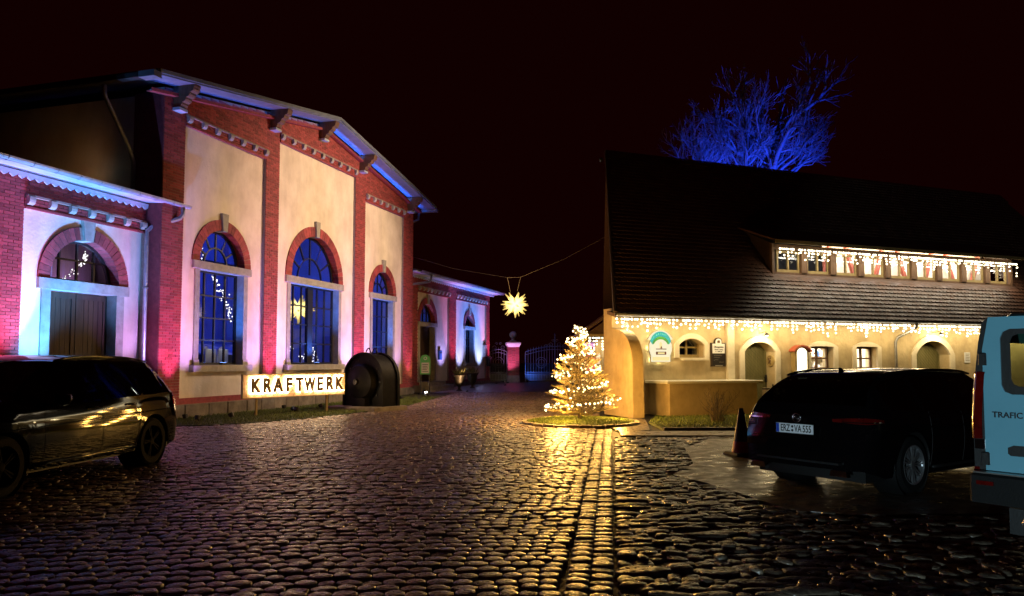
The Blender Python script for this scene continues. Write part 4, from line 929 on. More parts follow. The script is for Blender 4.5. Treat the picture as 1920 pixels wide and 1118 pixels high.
MB().lathe([(.35,0),(.35,.15),(.22,.2),(.2,1.2),(.32,1.3),(.32,1.7),(.15,1.9),(.1,2.4),(.2,2.5),(.2,2.7),(.0,2.75)], 14).build('column', M_['iron'], mc, True, sharp=35)
MB().lathe([(.0,.0),(.15,.0),(.17,.03),(.12,.05)], 16, Matrix.Translation((.15,-.35,1.5)) @ Matrix.Rotation(PI/2,4,'X')).build('gauge', M_['steel'], mc)
MB().lathe([(.62,-.03),(.7,-.03),(.7,.03),(.62,.03),(.62,-.03)], 24, Matrix.Translation((.75,.3,1.1)) @ Matrix.Rotation(PI/2,4,'X')).build('flywheel', M_['iron'], mc)
tb = thing('control_desk', 'long dark control desk behind the middle and right hall windows', 'desk'); tb.matrix_world = FM @ Matrix.Translation((6.8,3.4,.5)); MB().box(-2.6,2.6,-.4,.4,.0,1.35).build('body', M_['iron'], tb); MB().prism([(-.45,1.35),(.45,1.35),(.45,1.75)], -2.6, 2.6, 'x').build('panel', M_['room_blue'], tb)
for i in range(6): MB().lathe([(0,0),(.11,0),(.13,.02)], 12, Matrix.Translation((-2.1+.82*i,-.15,1.55)) @ Matrix.Rotation(PI*.64,4,'X')).build('gauge', M_['cloth_white'], tb)
cab = thing('switch_cabinet', 'tall switch cabinets standing inside the right hall window', 'cabinet'); cab.matrix_world = FM @ Matrix.Translation((12.2,2.2,.5))
for k in range(3): MB().cbox(-.9+.6*k,-.32+.6*k,-.3,.3,0,2.2-.25*k,.02).build('door', M_['room_blue'], cab); 
# ------------------------------------------------------------------ KRAFTWERK sign
S1, S2 = gnd(483, 782), gnd(615, 773); sd = (S2-S1); sl_ = sd.length; sa = math.atan2(sd.y, sd.x); mid = (S1+S2)/2
KS = thing('lettering_sign', 'lit brick board with dark letters KRAFTWERK on two posts in the lawn', 'sign', mid, sa)
L0 = (Matrix.Rotation(-sa,4,'Z') @ (Vector(gnd(455,782+1.5))-mid)); 
def along(px):
    r = ray(px, 720); d = Vector((math.cos(sa), math.sin(sa), 0)); n_ = Vector((-d.y, d.x, 0)); t_ = (mid.dot(n_))/(r.dot(n_)); return (r*t_-mid).dot(d)
xa, xb = along(455), along(645)
zb0, zb1 = .56, 1.215
MB().box(xa, xb, -.0, .05, zb0, zb1).build('board', M_['sign_brick'], KS)
for a_, b_, c_, d_ in ((xa-.015,xb+.015,zb0-.02,zb0),(xa-.015,xb+.015,zb1,zb1+.02),(xa-.015,xa,zb0,zb1),(xb,xb+.015,zb0,zb1)): MB().box(a_,b_,-.03,.06,c_,d_).build('edge_trim', M_['wood_frame'], KS)
nr = 9; hr = (zb1-zb0)/nr
for k in range(nr):
    x = xa-(.11 if k % 2 else 0)
    while x < xb:
        a_, b_ = max(xa, x)+.004, min(xb, x+.22)-.004
        if b_-a_ > .03: MB().box(a_, b_, -.012, .001, zb0+k*hr+.004, zb0+(k+1)*hr-.004).build('brick_slip', M_['sign_brick'], KS)
        x += .22
for x in (-sl_/2, sl_/2): MB().box(x-.03, x+.03, .052, .10, -.1, 1.1).build('post', M_['wood_frame'], KS)
word = 'KRAFTWERK'; wd = (xb-xa)*.93; step_ = wd/len(word)
for i, chh in enumerate(word):
    xc = xa+(xb-xa)*.045+step_*(i+.5); me = text_mesh(chh, .56, .018, .028); Lt = link('letter', me, M_['letter_wood'], KS, MT(xc, -.085, zb0+.33) @ Matrix.Diagonal((.80 if chh != 'W' else .66,1.0,1,1)))
    me2 = text_mesh(chh, .56, .008, .050); link('led_halo', me2, M_['led_halo'], Lt, Matrix.Translation((0,0,-.032)))
# ------------------------------------------------------------------ generator on its concrete base
GP = gnd(694, 768); GA = math.atan2(-.85, -.53)
GE = thing('generator', 'big black cast iron generator with arched hood and eye bolts on a concrete base', 'machine', GP, GA)   # x axis = shaft, towards the sign
GE.scale = (.93,.93,.95)
def archp(w, h, n=14): r = w/2; return [(r,0)]+[(r*math.cos(a), h-r+r*math.sin(a)) for a in lin_(0, PI, n)]+[(-r,0)]
MB().prism(archp(1.8, 1.95), -.45, .35, 'x').build('stator', M_['black_enamel'], GE, True, sharp=40)
for x in (-.50, .28): 
    P = archp(1.92, 2.01)+[(p[0]*.94, p[1]*.97) for p in reversed(archp(1.92, 2.01))]; MB().prism(P, x, x+.13, 'x').build('flange', M_['black_enamel'], GE, True, sharp=40)
MX = Matrix.Translation((0,0,.98)) @ Matrix.Rotation(PI/2, 4, 'Y')
MB().lathe([(.62,.3),(.62,.52),(.56,.60),(.3,.64),(.2,.70),(0,.70)], 28, MX).build('end_bell', M_['black_enamel'], GE, True, sharp=40)
MB().lathe([(.10,.68),(.10,.82),(0,.82)], 14, MX).build('shaft', M_['iron'], GE, True, sharp=40)
MB().box(.36,.62,-.3,.3,.0,.42).build('bearing_foot', M_['black_enamel'], GE)
for x in (-.22, .12): MB().tube([(x,-.16,1.93),(x,-.06,2.12),(x,.0,2.16),(x,.06,2.12),(x,.16,1.93)], .022, 7).build('eye_bolt', M_['iron'], GE, True)
for k in range(10): a = 2*PI*k/10; MB().lathe([(.03,.3),(.03,.38),(0,.38)], 6, Matrix.Translation((0, .78*math.cos(a), .98+.78*math.sin(a))) @ Matrix.Rotation(PI/2,4,'Y')).build('bolt', M_['iron'], GE)
MB().cbox(-.75,1.0,-1.15,1.1,-.1,.14,.02).build('base_slab', M_['plinth_stone'], GE)
# ------------------------------------------------------------------ urns, sign post, gate
def urn(P, rz, lab, seed):
    t = thing('urn_planter', lab, 'planter', P, rz); r = random.Random(seed)
    MB().cbox(-.2,.2,-.2,.2,0,.1,.01).build('plinth', M_['urn_iron'], t); MB().lathe([(.17,.1),(.17,.14),(.07,.22),(.06,.32),(.12,.38),(.2,.45),(.26,.62),(.27,.8),(.33,.9),(.35,.92),(.33,.94),(.29,.9),(.0,.86)], 20).build('bowl', M_['urn_iron'], t, True, sharp=35)
    pl = MB()
    for k in range(90):
        a = r.uniform(0,2*PI); q = r.uniform(0,.28); b = Vector((q*math.cos(a)*.6, q*math.sin(a)*.6, .88)); tp = Vector((q*math.cos(a)*1.5, q*math.sin(a)*1.5, .95+r.uniform(.05,.38))); n_ = Vector((r.uniform(-1,1), r.uniform(-1,1), r.uniform(-.3,.3))).normalized()*.035
        pl.add([b, tp.lerp(b,.4)+n_, tp, tp.lerp(b,.4)-n_], [(0,1,2,3)])
    stuff(pl.build('plant', M_['plant_pale'], t)); return t
urn(fac(18.0,-1.35,.0), 0, 'dark iron urn planter in front of the wing door steps', 1); o = urn(fac(20.9,-1.0,.03), .4, 'dark iron urn planter between the wing steps and small window', 2)
PS = thing('post_sign', 'slim dark information sign with round green top on a post by the hall corner', 'sign', fac(14.75,-.9,0), FAC_A-PI*.36)
for x in (-.2,.2): MB().box(x-.03,x+.03,-.03,.03,0,1.75).build('post', M_['iron'], PS)
MB().prism([(-.24,1.0),(.24,1.0),(.24,1.68)]+arc(0,1.68,.24,0,PI,10)+[(-.24,1.68)], -.05, -.031).build('panel', M_['sign_green'], PS); MB().prism([(-.18,1.06),(.18,1.06),(.18,1.55),(-.18,1.55)], -.056, -.051).build('notice', M_['zinc'], PS)
for k in range(5): MB().box(-.13,.13-.04*(k%2),-.06,-.0565,1.13+.08*k,1.155+.08*k).build('text_line', M_['ink'], PS)
MB().lathe([(.05,0),(.08,0),(.08,.006),(.05,.006)], 12, Matrix.Translation((0,-.051,1.75)) @ Matrix.Rotation(PI/2,4,'X')).build('emblem', M_['zinc'], PS)
def pillar(px, py, Y, lab, hb=2.25, wdt=.72):
    P = atY(px, py, Y); z0 = gz(Y); t = thing('gate_pillar', lab, 'pillar', (P.x, Y, z0), .12, 'brick gate pillars'); h = wdt/2
    MB().box(-h-.03,h+.03,-h-.03,h+.03,-.1,.42).build('base', M_['stone'], t); MB().box(-h+.012,h-.012,-h+.012,h-.012,.42,hb+.02).build('core', M_['mortar'], t)
    k = 0; z = .43
    while z < hb-.03:
        for s in (-1,1):
            for i in range(3):
                a = -h+wdt*i/3+.006; b = -h+wdt*(i+1)/3-.006
                MB().box(a,b,s*h-.014 if s > 0 else -h,s*h if s > 0 else -h+.014,z,z+.066).build('brick', M_['brick'], t) if s < 0 else None
        z += .0775
    sb = MB(); z = .43
    while z < hb-.03:
        for s in (-1,1):
            for i in range(3): a = -h+wdt*i/3+.02; b = -h+wdt*(i+1)/3-.02; sb.box(s*h-.013, s*h+.003, a, b, z, z+.066)
        z += .0775
    stuff(sb.build('side_brickwork', M_['brick'], t))
    MB().lathe([(.52,hb),(.56,hb+.1),(.62,hb+.13),(.66,hb+.22),(.66,hb+.28),(.5,hb+.34),(.0,hb+.36)], 4, Matrix.Rotation(PI/4,4,'Z')).build('cap', M_['white_paint'], t)
    MB().lathe([(.22,hb+.34),(.22,hb+.42),(.12,hb+.46),(.1,hb+.55),(.16,hb+.58),(.0,hb+.6)], 14).build('ball_foot', M_['stone'], t, True, sharp=35); MB().lathe([(.001,hb+.56)]+[(.24*math.cos(a), hb+.8+.24*math.sin(a)) for a in lin_(-1.3,1.3,8)]+[(.001,hb+1.04)], 16).build('ball', M_['stone'], t, True)
    return t
PA = pillar(962, 718, 50, 'brick gate pillar with white cap and stone ball between the gates'); PB = pillar(1108, 718, 50, 'brick gate pillar beside the small shed behind the lit fir')
def gate(x0, x1, Y, lab, arch_h, parts_=1, seed=1, mat='iron_blue'):
    t = thing('iron_gate', lab, 'gate', (x0, Y, gz(Y))); wd = x1-x0; m = M_[mat]
    top = lambda x: 1.75+arch_h*math.sin(PI*x/wd)
    n = max(6, int(wd/.17))
    for z, tk in ((.12,.025),(.5,.02),(.62,.02)): MB().box(0,wd,-tk,tk,z-tk,z+tk).build('rail', m, t)
    for dz in (0,.2): MB().tube([(wd*i/16,0,top(wd*i/16)+dz) for i in range(17)], .025, 6).build('arched_rail', m, t)
    for i in range(n+1):
        x = wd*i/n; MB().tube([(x,0,.0),(x,0,top(x)+.2)], .016 if 0 < i < n else .035, 5).build('bar', m, t)
        if 0 < i < n: MB().lathe([(.03,0),(.022,.05),(.0,.16)], 5, Matrix.Translation((x,0,top(x)+.22))).build('spike', m, t)
    for cx_ in ([wd/2] if parts_ == 1 else [wd*.27, wd*.73]):
        for rr_ in (.34,.2): MB().tube([(cx_+rr_*math.cos(2*PI*k/20), -.03, 1.25+rr_*math.sin(2*PI*k/20)) for k in range(21)], .016, 5).build('scroll_ring', m, t)
    for s in (-1,1):
        for (ox, oz, q) in ((.25,.35,.16),(.55,.28,.12),(.12,.62,.1)):
            if wd > 3 or ox < .5: MB().tube([(wd/2+s*(ox+q*(1-k/14)*math.cos(s*k*.62)), 0, top(wd/2)+oz-.05+q*(1-k/14)*math.sin(k*.62)) for k in range(12)], .014, 5).build('scroll', m, t)
    if parts_ > 1: MB().tube([(wd/2,0,.0),(wd/2,0,top(wd/2)+.9)], .03, 6).build('centre_post', m, t); MB().lathe([(.06,0),(.06,.06),(.0,.2)], 6, Matrix.Translation((wd/2,0,top(wd/2)+.88))).build('finial', m, t)
    for z0_, z1_ in ((.14,.48),): MB().box(.03,wd-.03,-.006,.006,z0_-.1,z1_).build('kick_plate', M_['iron'], t)
    return t
Lp = PA.location.x; Rp = PB.location.x
gate(Lp+.8, Rp-.4, 50.1, 'wide dark double iron gate with arched top between the brick pillars', .35, 2)
gate(fac(28.3,cw).x, Lp-.4, 50.0, 'narrow iron side gate between the wing corner and gate pillar', .15, 1)
# ------------------------------------------------------------------ shed behind the fir
SH = thing('shed', 'small shed with red tiled roof and boarded door beside the inn corner', 'shed', (0,0,0)); shY = 29.0
x0 = atY(1117,700,shY).x; x1 = x0+3.2; zb = gz(shY)
MB().box(x0, x0+.22, shY, shY+.2, 0, 2.55).build('door_post', M_['wood_frame'], SH); MB().box(x0+.22, x1, shY+.02, shY+.18, 0, 2.5).build('wall', M_['plaster_house'], SH)
dd = MB().box(x0+.32, x0+1.3, shY-.03, shY+.02, .0, 2.2).build('door', M_['wood_olive'], SH)
for k in range(5): MB().box(x0+.34+.19*k, x0+.515+.19*k, shY-.05, shY-.031, .05, 2.15).build('plank', M_['wood_olive'], dd)
MB().box(x0+.02,x0+.17,shY-.015,shY-.001,1.5,1.9).build('notice', M_['plate_white'], SH); MB().box(x0+.66,x0+.88,shY-.062,shY-.051,1.62,1.82).build('notice', M_['plate_white'], SH)
rp = [(-.55,2.62),(-.55,2.70),(1.55,4.15),(3.6,2.7),(3.6,2.62),(1.55,4.05)]
MB().prism([(x0+a,b) for a,b in rp], shY-.6, shY+4).build('roof', M_['tile'], SH); MB().prism([(x0-.4,2.62),(x0+3.4,2.62),(x0+1.55,3.98)], shY-.45, shY-.4).build('gable', M_['tile_flat'], SH)
MB().box(x0-.55,x1+.4,shY-.62,shY-.5,2.52,2.62).build('fascia', M_['wood_frame'], SH)
e3 = icicle('icicle_lights', 'short bright icicle lights under the shed eave behind the lit fir', Matrix.Translation((0,0,0)), x0-.5, x0+1.3, shY-.62, 2.52, .62, .085, 'bulb_ice', .03, 13)
area(e3, (x0+.4, shY-.5, 2.3), (x0+.5, shY, 1.2), ICE, 14, 1.6, .3)
CH = thing('garden_chair', 'dark high-backed wooden garden chair between the fir and the inn corner', 'chair', gnd(1133, 766), .5)
for x in (-.26,.26):
    for y in (-.24,.24): MB().box(x-.025,x+.025,y-.025,y+.025,0,.42 if y < 0 else .45).build('leg', M_['wood_dark'], CH)
    MB().tube([(x,-.26,.62),(x,.0,.64),(x,.28,.6)], .025, 6).build('armrest', M_['wood_dark'], CH)
MB().box(-.3,.3,-.28,.26,.42,.46).build('seat', M_['wood_dark'], CH)
MB().tube([(-.28,.26,.3),(-.27,.34,.8),(-.2,.40,1.05),(0,.42,1.15),(.2,.40,1.05),(.27,.34,.8),(.28,.26,.3)], .035, 7).build('back_frame', M_['wood_dark'], CH)
for k in range(5): MB().box(-.2+.09*k,-.15+.09*k,.29,.33,.46,1.02, Matrix.Rotation(-.1,4,'X')).build('back_slat', M_['wood_dark'], CH)
# ------------------------------------------------------------------ lit fir
FT = thing('fir_tree', 'small fir tree in a round bed by the inn corner', 'tree', (RING_C.x-.03, RING_C.y-.12, .1))
fr2 = random.Random(21); HT = 2.3
MB().tube([(0,0,-.1),(0.01,0,.8),(0,0.01,1.6),(0,0,HT),(0.0,0,HT+.28)], [.05,.042,.028,.014,.008], 8).build('trunk', M_['bark'], FT, True)
br = MB(); nd = MB(); tips = []
def shoot(p, d, ln, rad):
    'fluffy shoot: a stem with needles standing all round it'
    q = p+d*ln; mid_ = p.lerp(q,.5)+Vector((0,0,-.02*ln)); br.tube([p, mid_, q], [.009,.007,.004], 4, False)
    n = int(ln/.0068); a = d.orthogonal().normalized(); b = d.cross(a)
    for i in range(n):
        f = (i+fr2.random())/n; c = p.lerp(q, f)+Vector((0,0,-.02*ln*4*f*(1-f))); w = fr2.uniform(0,2*PI); o = (a*math.cos(w)+b*math.sin(w)); nl = rad*(fr2.uniform(.75,1.15)); e_ = c+(o*.8+d*.65).normalized()*nl; s_ = d.cross(o)*.0042
        k = len(nd.v); nd.v.extend([tuple(c-s_), tuple(c+s_), tuple(e_)]); nd.f.append((k,k+1,k+2))
    tips.append(q)
z = .16
while z < HT-.08:
    f = 1-(z/HT); Lb = .98*f**.82+.10; nb_ = int(7+f*5); ph = fr2.random()*6
    for k in range(nb_):
        a = ph+2*PI*k/nb_+fr2.uniform(-.25,.25); rise = .10+.75*(1-f)+fr2.uniform(-.12,.12); d = Vector((math.cos(a), math.sin(a), rise)).normalized(); l = Lb*fr2.uniform(.72,1.12); p0 = Vector((0,0,z+fr2.uniform(-.05,.05)))
        shoot(p0+d*.03, d, l, .045)
        for s in (-1,1):
            for t_ in ((.35,.55,.75) if l > .5 else (.5,)):
                sdir = (Matrix.Rotation(s*fr2.uniform(.6,.9),4,'Z') @ d).normalized(); shoot(p0+d*l*t_, (sdir+Vector((0,0,.1))).normalized(), l*(1-t_)*.75+.06, .04)
    z += .115+.05*fr2.random()+.06*(1-f)
br.build('branches', M_['bark'], FT); stuff(nd.build('needles', M_['needle'], FT))
FL = thing('fairy_lights', 'warm fairy light chain spiralling round the fir tree', 'string lights', FT.location)
bl = MB(); pts = []; turns = 5.2; n = 250
for i in range(n):
    f = i/(n-1); zz = .10+(HT-.02)*f**1.12; r_ = (1.0*max(0,1-zz/HT)**.85+.05)*.92; a = 2*PI*turns*f+1.0; p = Vector((r_*math.cos(a), r_*math.sin(a), zz+r_*.16)); pts.append(p)
    cl_ = .045*(1+.9*math.sin(i*.37)); bl.ico(p+Vector((fr2.gauss(0,cl_), fr2.gauss(0,cl_), fr2.gauss(0,cl_*.8))), .030*fr2.uniform(.75,1.2))
    if fr2.random() < .35: bl.ico(p+Vector((fr2.gauss(0,cl_*1.3), fr2.gauss(0,cl_*1.3), fr2.gauss(0,cl_))), .019)
MB().tube(pts[::2], .004, 4).build('cable', M_['cable'], FL); stuff(bl.build('bulbs', M_['bulb_warm'], FL))
for i in range(9):
    f = i/8.0; zz = .22+1.95*f; r_ = 1.05*max(0,1-zz/HT)**.85+.10
    for k in range(3 if f < .7 else 1): a = i*1.9+k*2.1-2.0; point(FL, (r_*math.cos(a), r_*math.sin(a), zz), (1,.50,.10), 60, .06)
# ------------------------------------------------------------------ bare shrub on the lawn
BS = thing('bare_shrub', 'leafless twiggy shrub on the grass in front of the counter', 'shrub', gnd(1345, 793)); tw = MB(); r5 = random.Random(9)
for k in range(46):
    a = r5.uniform(0,2*PI); sp = r5.uniform(.1,.75); h = r5.uniform(.35,.85); b = Vector((.12*math.cos(a)*r5.random(), .12*math.sin(a)*r5.random(), 0)); e_ = Vector((sp*math.cos(a)*.8, sp*math.sin(a)*.8, h)); mm = b.lerp(e_,.5)+Vector((-.05*math.cos(a),-.05*math.sin(a),.06)); tw.tube([b,mm,e_], [.008,.006,.003], 4, False)
    for j in range(3): q = mm.lerp(e_, r5.random()); tw.tube([q, q+Vector((r5.gauss(0,.08), r5.gauss(0,.08), r5.uniform(.05,.2)))], .003, 3, False)
stuff(tw.build('twigs', M_['bark'], BS)); cl = MB()
for k in range(14): a = r5.uniform(0,2*PI); cl.tube([(.1*math.cos(a),.1*math.sin(a),-.02),(.2*math.cos(a)*r5.uniform(.7,1.2),.2*math.sin(a),.18*r5.random()+.08)], [.014,.008], 5)
cl.build('stem_base', M_['bark'], BS)
# ------------------------------------------------------------------ tall bare tree behind the inn
BT = thing('bare_tree', 'tall leafless tree lit blue behind the inn roof', 'tree', (14.6, 47, 0)); BT.scale = (.86,.86,1); r6 = random.Random(4)
limbs = MB(); twg = MB()
def grow(p, d, ln, rad, lev):
    n = 4; pts = [p]; q = p.copy(); dd = d.copy()
    for i in range(n):
        dd = (dd+Vector((r6.gauss(0,.15), r6.gauss(0,.15), r6.gauss(0,.10)+.02))).normalized(); q = q+dd*ln/n; pts.append(q.copy())
    (limbs if lev < 4 else twg).tube(pts, [max(.011 if lev > 4 else .03, rad*(1-.40*i/n)) for i in range(n+1)], 6 if lev < 3 else 4 if lev < 4 else 3, False)
    if lev >= 6: return
    kids = 4 if lev < 5 else 3
    for k in range(kids):
        j = n if k == 0 else r6.randint(1, n); sp = .30 if k == 0 else r6.uniform(.45,.90)
        ax = dd.orthogonal().normalized(); ax = Matrix.Rotation(r6.uniform(0,2*PI),4,dd) @ ax; nd_ = (Matrix.Rotation(sp,4,ax) @ dd); nd_ = (nd_+Vector((0,0,.10))).normalized()
        grow(pts[j], nd_, ln*r6.uniform(.56,.74), rad*(.66 if k == 0 else .5), lev+1)
for (dx, dy, ln, rd) in ((-.14,0,5.0,.30),(.12,.1,5.3,.32),(-.46,.15,4.2,.20),(.45,-.1,4.8,.24),(.05,-.45,3.6,.18),(-.25,.5,3.6,.16)):
    grow(Vector((dx*1.5,dy*1.5,10.4)), Vector((dx*.85,dy,1)).normalized(), ln*.80, rd, 1)
MB().tube([(0,0,-.2),(0.08,0,3),(-.05,0.05,7),(0,0,10.8)], [.75,.6,.5,.42], 12).build('trunk', M_['twig'], BT, True)
limbs.build('limbs', M_['twig'], BT, True); stuff(twg.build('twigs', M_['twig'], BT))
# ------------------------------------------------------------------ vehicles: x forward from the rear bumper, y to the left, z up
def smooth_tab(tab, xs_, win=.10):
    X = [t[0] for t in tab]; Y = [t[1] for t in tab]
    return [sum(np.interp(x+d, X, Y) for d in (-win,-win/2,0,win/2,win))/5 for x in xs_]
def make_wheel(parent, x, y, r, wdt, side, spokes, rim_mat):
    'tyre, rim with spokes, hub; axle along y'
    M = Matrix.Translation((x, y, r)) @ Matrix.Rotation(-PI/2*side, 4, 'X')     # local z points outwards
    w = MB().lathe([(r*.66,-wdt/2),(r*.9,-wdt/2),(r*.985,-wdt*.38),(r,-wdt*.2),(r,wdt*.2),(r*.985,wdt*.38),(r*.9,wdt/2),(r*.70,wdt/2),(r*.67,wdt*.42)], 36).build('wheel', M_['rubber'], parent, True, M, 30)
    MB().lathe([(r*.70,wdt*.5),(r*.68,wdt*.52),(r*.645,wdt*.46),(r*.635,-wdt*.3),(r*.1,-wdt*.3)], 36).build('rim', M_[rim_mat], w, True, None, 30)
    sp = MB()
    for k in range(spokes):
        for dd in (-.10, .10):
            a = 2*PI*k/spokes; q = lambda rr, t_: (rr*math.cos(a+t_), rr*math.sin(a+t_))
            P0, P1, P2, P3 = q(r*.13, dd*2.2), q(r*.65, dd+.05), q(r*.65, dd-.05), q(r*.13, dd*2.2-.25)
            sp.prism([P0, P1, P2, P3], wdt*.26, wdt*.42, 'z')
    sp.lathe([(0,wdt*.45),(r*.12,wdt*.44),(r*.17,wdt*.36),(r*.17,wdt*.2)], 16)
    sp.build('spokes', M_[rim_mat], w); return w
def make_car(name, label, loc, rz, P, mats):
    T = thing(name, label, 'car', loc, rz); Ln = P['L']
    xs_ = sorted(set([round(v,3) for v in np.arange(0, Ln+.001, .06)]+[.02,.04,Ln]))
    roof = smooth_tab(P['roof'], xs_, P.get('sm', .08)); belt = smooth_tab(P['belt'], xs_); wid = smooth_tab(P['wid'], xs_, .03); wr = smooth_tab(P['wroof'], xs_)
    rw, Ra = P['rw'], P['rw']+.055; sill = P['sill']; xw = P['xw']
    G = []
    for i, x in enumerate(xs_):
        zb = sill+ (.10*max(0,(.45-x)/.45) if x < .45 else 0)+(.06*max(0,(x-Ln+.5)/.5))
        for a in xw:
            if abs(x-a) < Ra: zb = max(zb, rw+math.sqrt(Ra*Ra-(x-a)**2))
        be = max(belt[i], zb+.06); w = wid[i]; ro = max(roof[i], be+.012); gl = ro-be
        row = []
        for f in (0, .14, .34, .58, .80, .93):
            z = zb+(be-zb)*f; k = 1-.055*((z-.66)/.42)**2 if z < .66 else 1-.035*((z-.66)/.35)**2
            if .56 < f < .6: k += .004
            row.append((w*k, z))
        row.append((w*.955, be)); tw = min(w*.945, wr[i]+(w*.945-wr[i])*max(0, 1-gl/.42))
        row.append((tw+(w*.955-tw)*.42, be+gl*.46)); row.append((tw, be+gl*.80)); row.append((tw*.93, be+gl*.945)); row.append((tw*.62, be+gl*.993)); row.append((0.0, ro))
        G.append(row)
    nj = len(G[0]); verts = []; idx = {}
    def bul(x, y, w): return (P['bulr']*(y/w)**2*max(0,1-x/.5))-(P['bulf']*(y/w)**2*max(0,1-(Ln-x)/.6))
    for i, x in enumerate(xs_):
        for j, (y, z) in enumerate(G[i]):
            tum = P.get('rake', .0)*max(0, z-.6)*max(0, 1-x/.4)
            for s in (1,-1):
                idx[i,j,s] = len(verts); verts.append((x+bul(x,y,wid[i])+tum, s*y, z))
    faces = {'body': [], 'side_glass': [], 'rear_glass': [], 'windscreen': []}
    for i in range(len(xs_)-1):
        xm = (xs_[i]+xs_[i+1])/2
        for j in range(nj-1):
            k = 'body'
            if j in (6,7) and any(a < xm < b for a, b in P['side']): k = 'side_glass'
            if j in (9,10) and P['rearw'][0] < xm < P['rearw'][1]: k = 'rear_glass'
            if j in (9,10) and P['wind'][0] < xm < P['wind'][1]: k = 'windscreen'
            for s in (1,-1):
                q = (idx[i,j,s], idx[i+1,j,s], idx[i+1,j+1,s], idx[i,j+1,s]); faces[k].append(q if s > 0 else q[::-1])
    def sub(fs, nm, mt, par):
        used = sorted({v for f in fs for v in f}); mp = {v: n for n, v in enumerate(used)}; m = MB(); m.v = [verts[v] for v in used]; m.f = [tuple(mp[v] for v in f) for f in fs]; return m.build(nm, mt, par, True, None, 38)
    # rear and front closing skins with a crown in plan
    for end in (0, len(xs_)-1):
        n = 10; rows = []
        for j in range(nj):
            y, z = G[end][j]; r_ = []
            for t in range(n+1):
                s = -1+2*t/n; yy = y*s; x = xs_[end]; tum = P.get('rake',.0)*max(0,z-.6)*max(0,1-x/.4)
                r_.append(len(verts)); verts.append((x+bul(x,yy,wid[end])+tum, yy, z))
            rows.append(r_)
        for j in range(nj-1):
            for t in range(n): q = (rows[j][t], rows[j][t+1], rows[j+1][t+1], rows[j+1][t]); faces['body'].append(q if end == 0 else q[::-1])
    body = sub(faces['body'], 'body', mats['body'], T)
    bm = bmesh.new(); bm.from_mesh(body.data); bmesh.ops.remove_doubles(bm, verts=bm.verts, dist=.0008); bm.to_mesh(body.data); bm.free(); body.data.set_sharp_from_angle(angle=math.radians(34))
    gp = []
    for s in (1,-1):
        for a, b in P['side']: 
            fs = [f for f in faces['side_glass'] if a-.04 < np.mean([verts[v][0] for v in f]) < b+.04 and np.mean([verts[v][1] for v in f])*s > 0]
            if fs: sub(fs, 'side_window', mats['glass'], T)
    sub(faces['rear_glass'], 'rear_window', mats['glass'], T); sub(faces['windscreen'], 'windscreen', mats['glass'], T)
    # underbody, wheel wells
    MB().box(.25, Ln-.3, -P['w']*.80, P['w']*.80, sill-.05, sill+.12).build('underbody', M_['trim_black'], T)
    for a in xw:
        for s in (1,-1):
            MB().lathe([(Ra-.005,-.02),(Ra-.005,.30),(.05,.30)], 24, Matrix.Translation((a, s*(P['w']*.93), rw)) @ Matrix.Rotation(PI/2*s, 4, 'X')).build('wheel_well', M_['trim_black'], T, True)
            pts = [(a+(Ra+.012)*math.cos(t), s*(P['w']*.955), rw+(Ra+.012)*math.sin(t)) for t in lin_(-.12, PI+.12, 18)]; MB().tube(pts, .016, 6).build('arch_trim', M_['trim_black'] if P.get('clad') else mats['body'], T, True)
            make_wheel(T, a, s*(P['w']*.97-.11), rw, .235, s, P['spokes'], P['rimmat'])
    def side_y(x, z):
        i = min(range(len(xs_)), key=lambda k: abs(xs_[k]-x)); row = G[i]
        for (y0,z0),(y1,z1) in zip(row, row[1:]):
            if z0 <= z <= z1 and z1 > z0: return y0+(y1-y0)*(z-z0)/(z1-z0)
        return row[0][0]
    # door seams, handles, side crease, sill trim, roof rails, mirrors, fin
    for s in (1,-1):
        for x in P['seams']:
            MB().tube([(x+.02*math.sin(z*3), s*(side_y(x,z)+.001), z) for z in lin_(sill+.1, np.interp(x,[p[0] for p in P['belt']],[p[1] for p in P['belt']])-.02, 8)], .004, 4).build('door_seam', M_['ink'], T)
        for x in P['handles']:
            zz = P['hz']; MB().tube([(x-.10, s*(side_y(x,zz)+.0), zz), (x-.08, s*(side_y(x,zz)+.035), zz+.004), (x+.08, s*(side_y(x,zz)+.035), zz+.008), (x+.10, s*(side_y(x,zz)), zz+.008)], .014, 6).build('door_handle', mats.get('handle', mats['body']), T, True)
        MB().tube([(x, s*(side_y(x, P['cz'](x))+.004), P['cz'](x)) for x in lin_(.35, Ln-.7, 20)], .010, 5).build('side_crease', mats['body'], T, True)
        MB().tube([(x, s*(side_y(x,sill+.07)+.008), sill+.07) for x in lin_(xw[0]+Ra+.05, xw[1]-Ra-.05, 8)], .022, 6).build('sill_trim', mats.get('sill', M_['trim_black']), T, True)
        MB().tube([(x, s*(np.interp(x,xs_,[g[7+1][0] for g in G])*.97), np.interp(x,xs_,[g[9][1] for g in G])+.012) for x in lin_(P['rail'][0], P['rail'][1], 12)], .016, 6).build('roof_rail', mats.get('rail', M_['trim_black']), T, True)
        xm_ = P['mirror']; zb_ = np.interp(xm_,[p[0] for p in P['belt']],[p[1] for p in P['belt']]); MB().lathe([(.001,-.10),(.06,-.085),(.085,0),(.06,.085),(.001,.10)], 10, Matrix.Translation((xm_, s*(P['w']+.10), zb_+.08)) @ Matrix.Rotation(PI/2,4,'X')).build('mirror', mats['body'], T, True)
        MB().tube([(xm_,s*(P['w']-.04),zb_),(xm_,s*(P['w']+.06),zb_+.05)], .02, 5).build('mirror_arm', M_['trim_black'], T)
    f = MB().prism([(0,0),(.15,0),(.03,.055),(.0,.06)], -.010, .010, 'y', Matrix.Translation((P['fin'], 0, np.interp(P['fin'],xs_,roof)-.006))); f.build('aerial_fin', mats['body'], T)
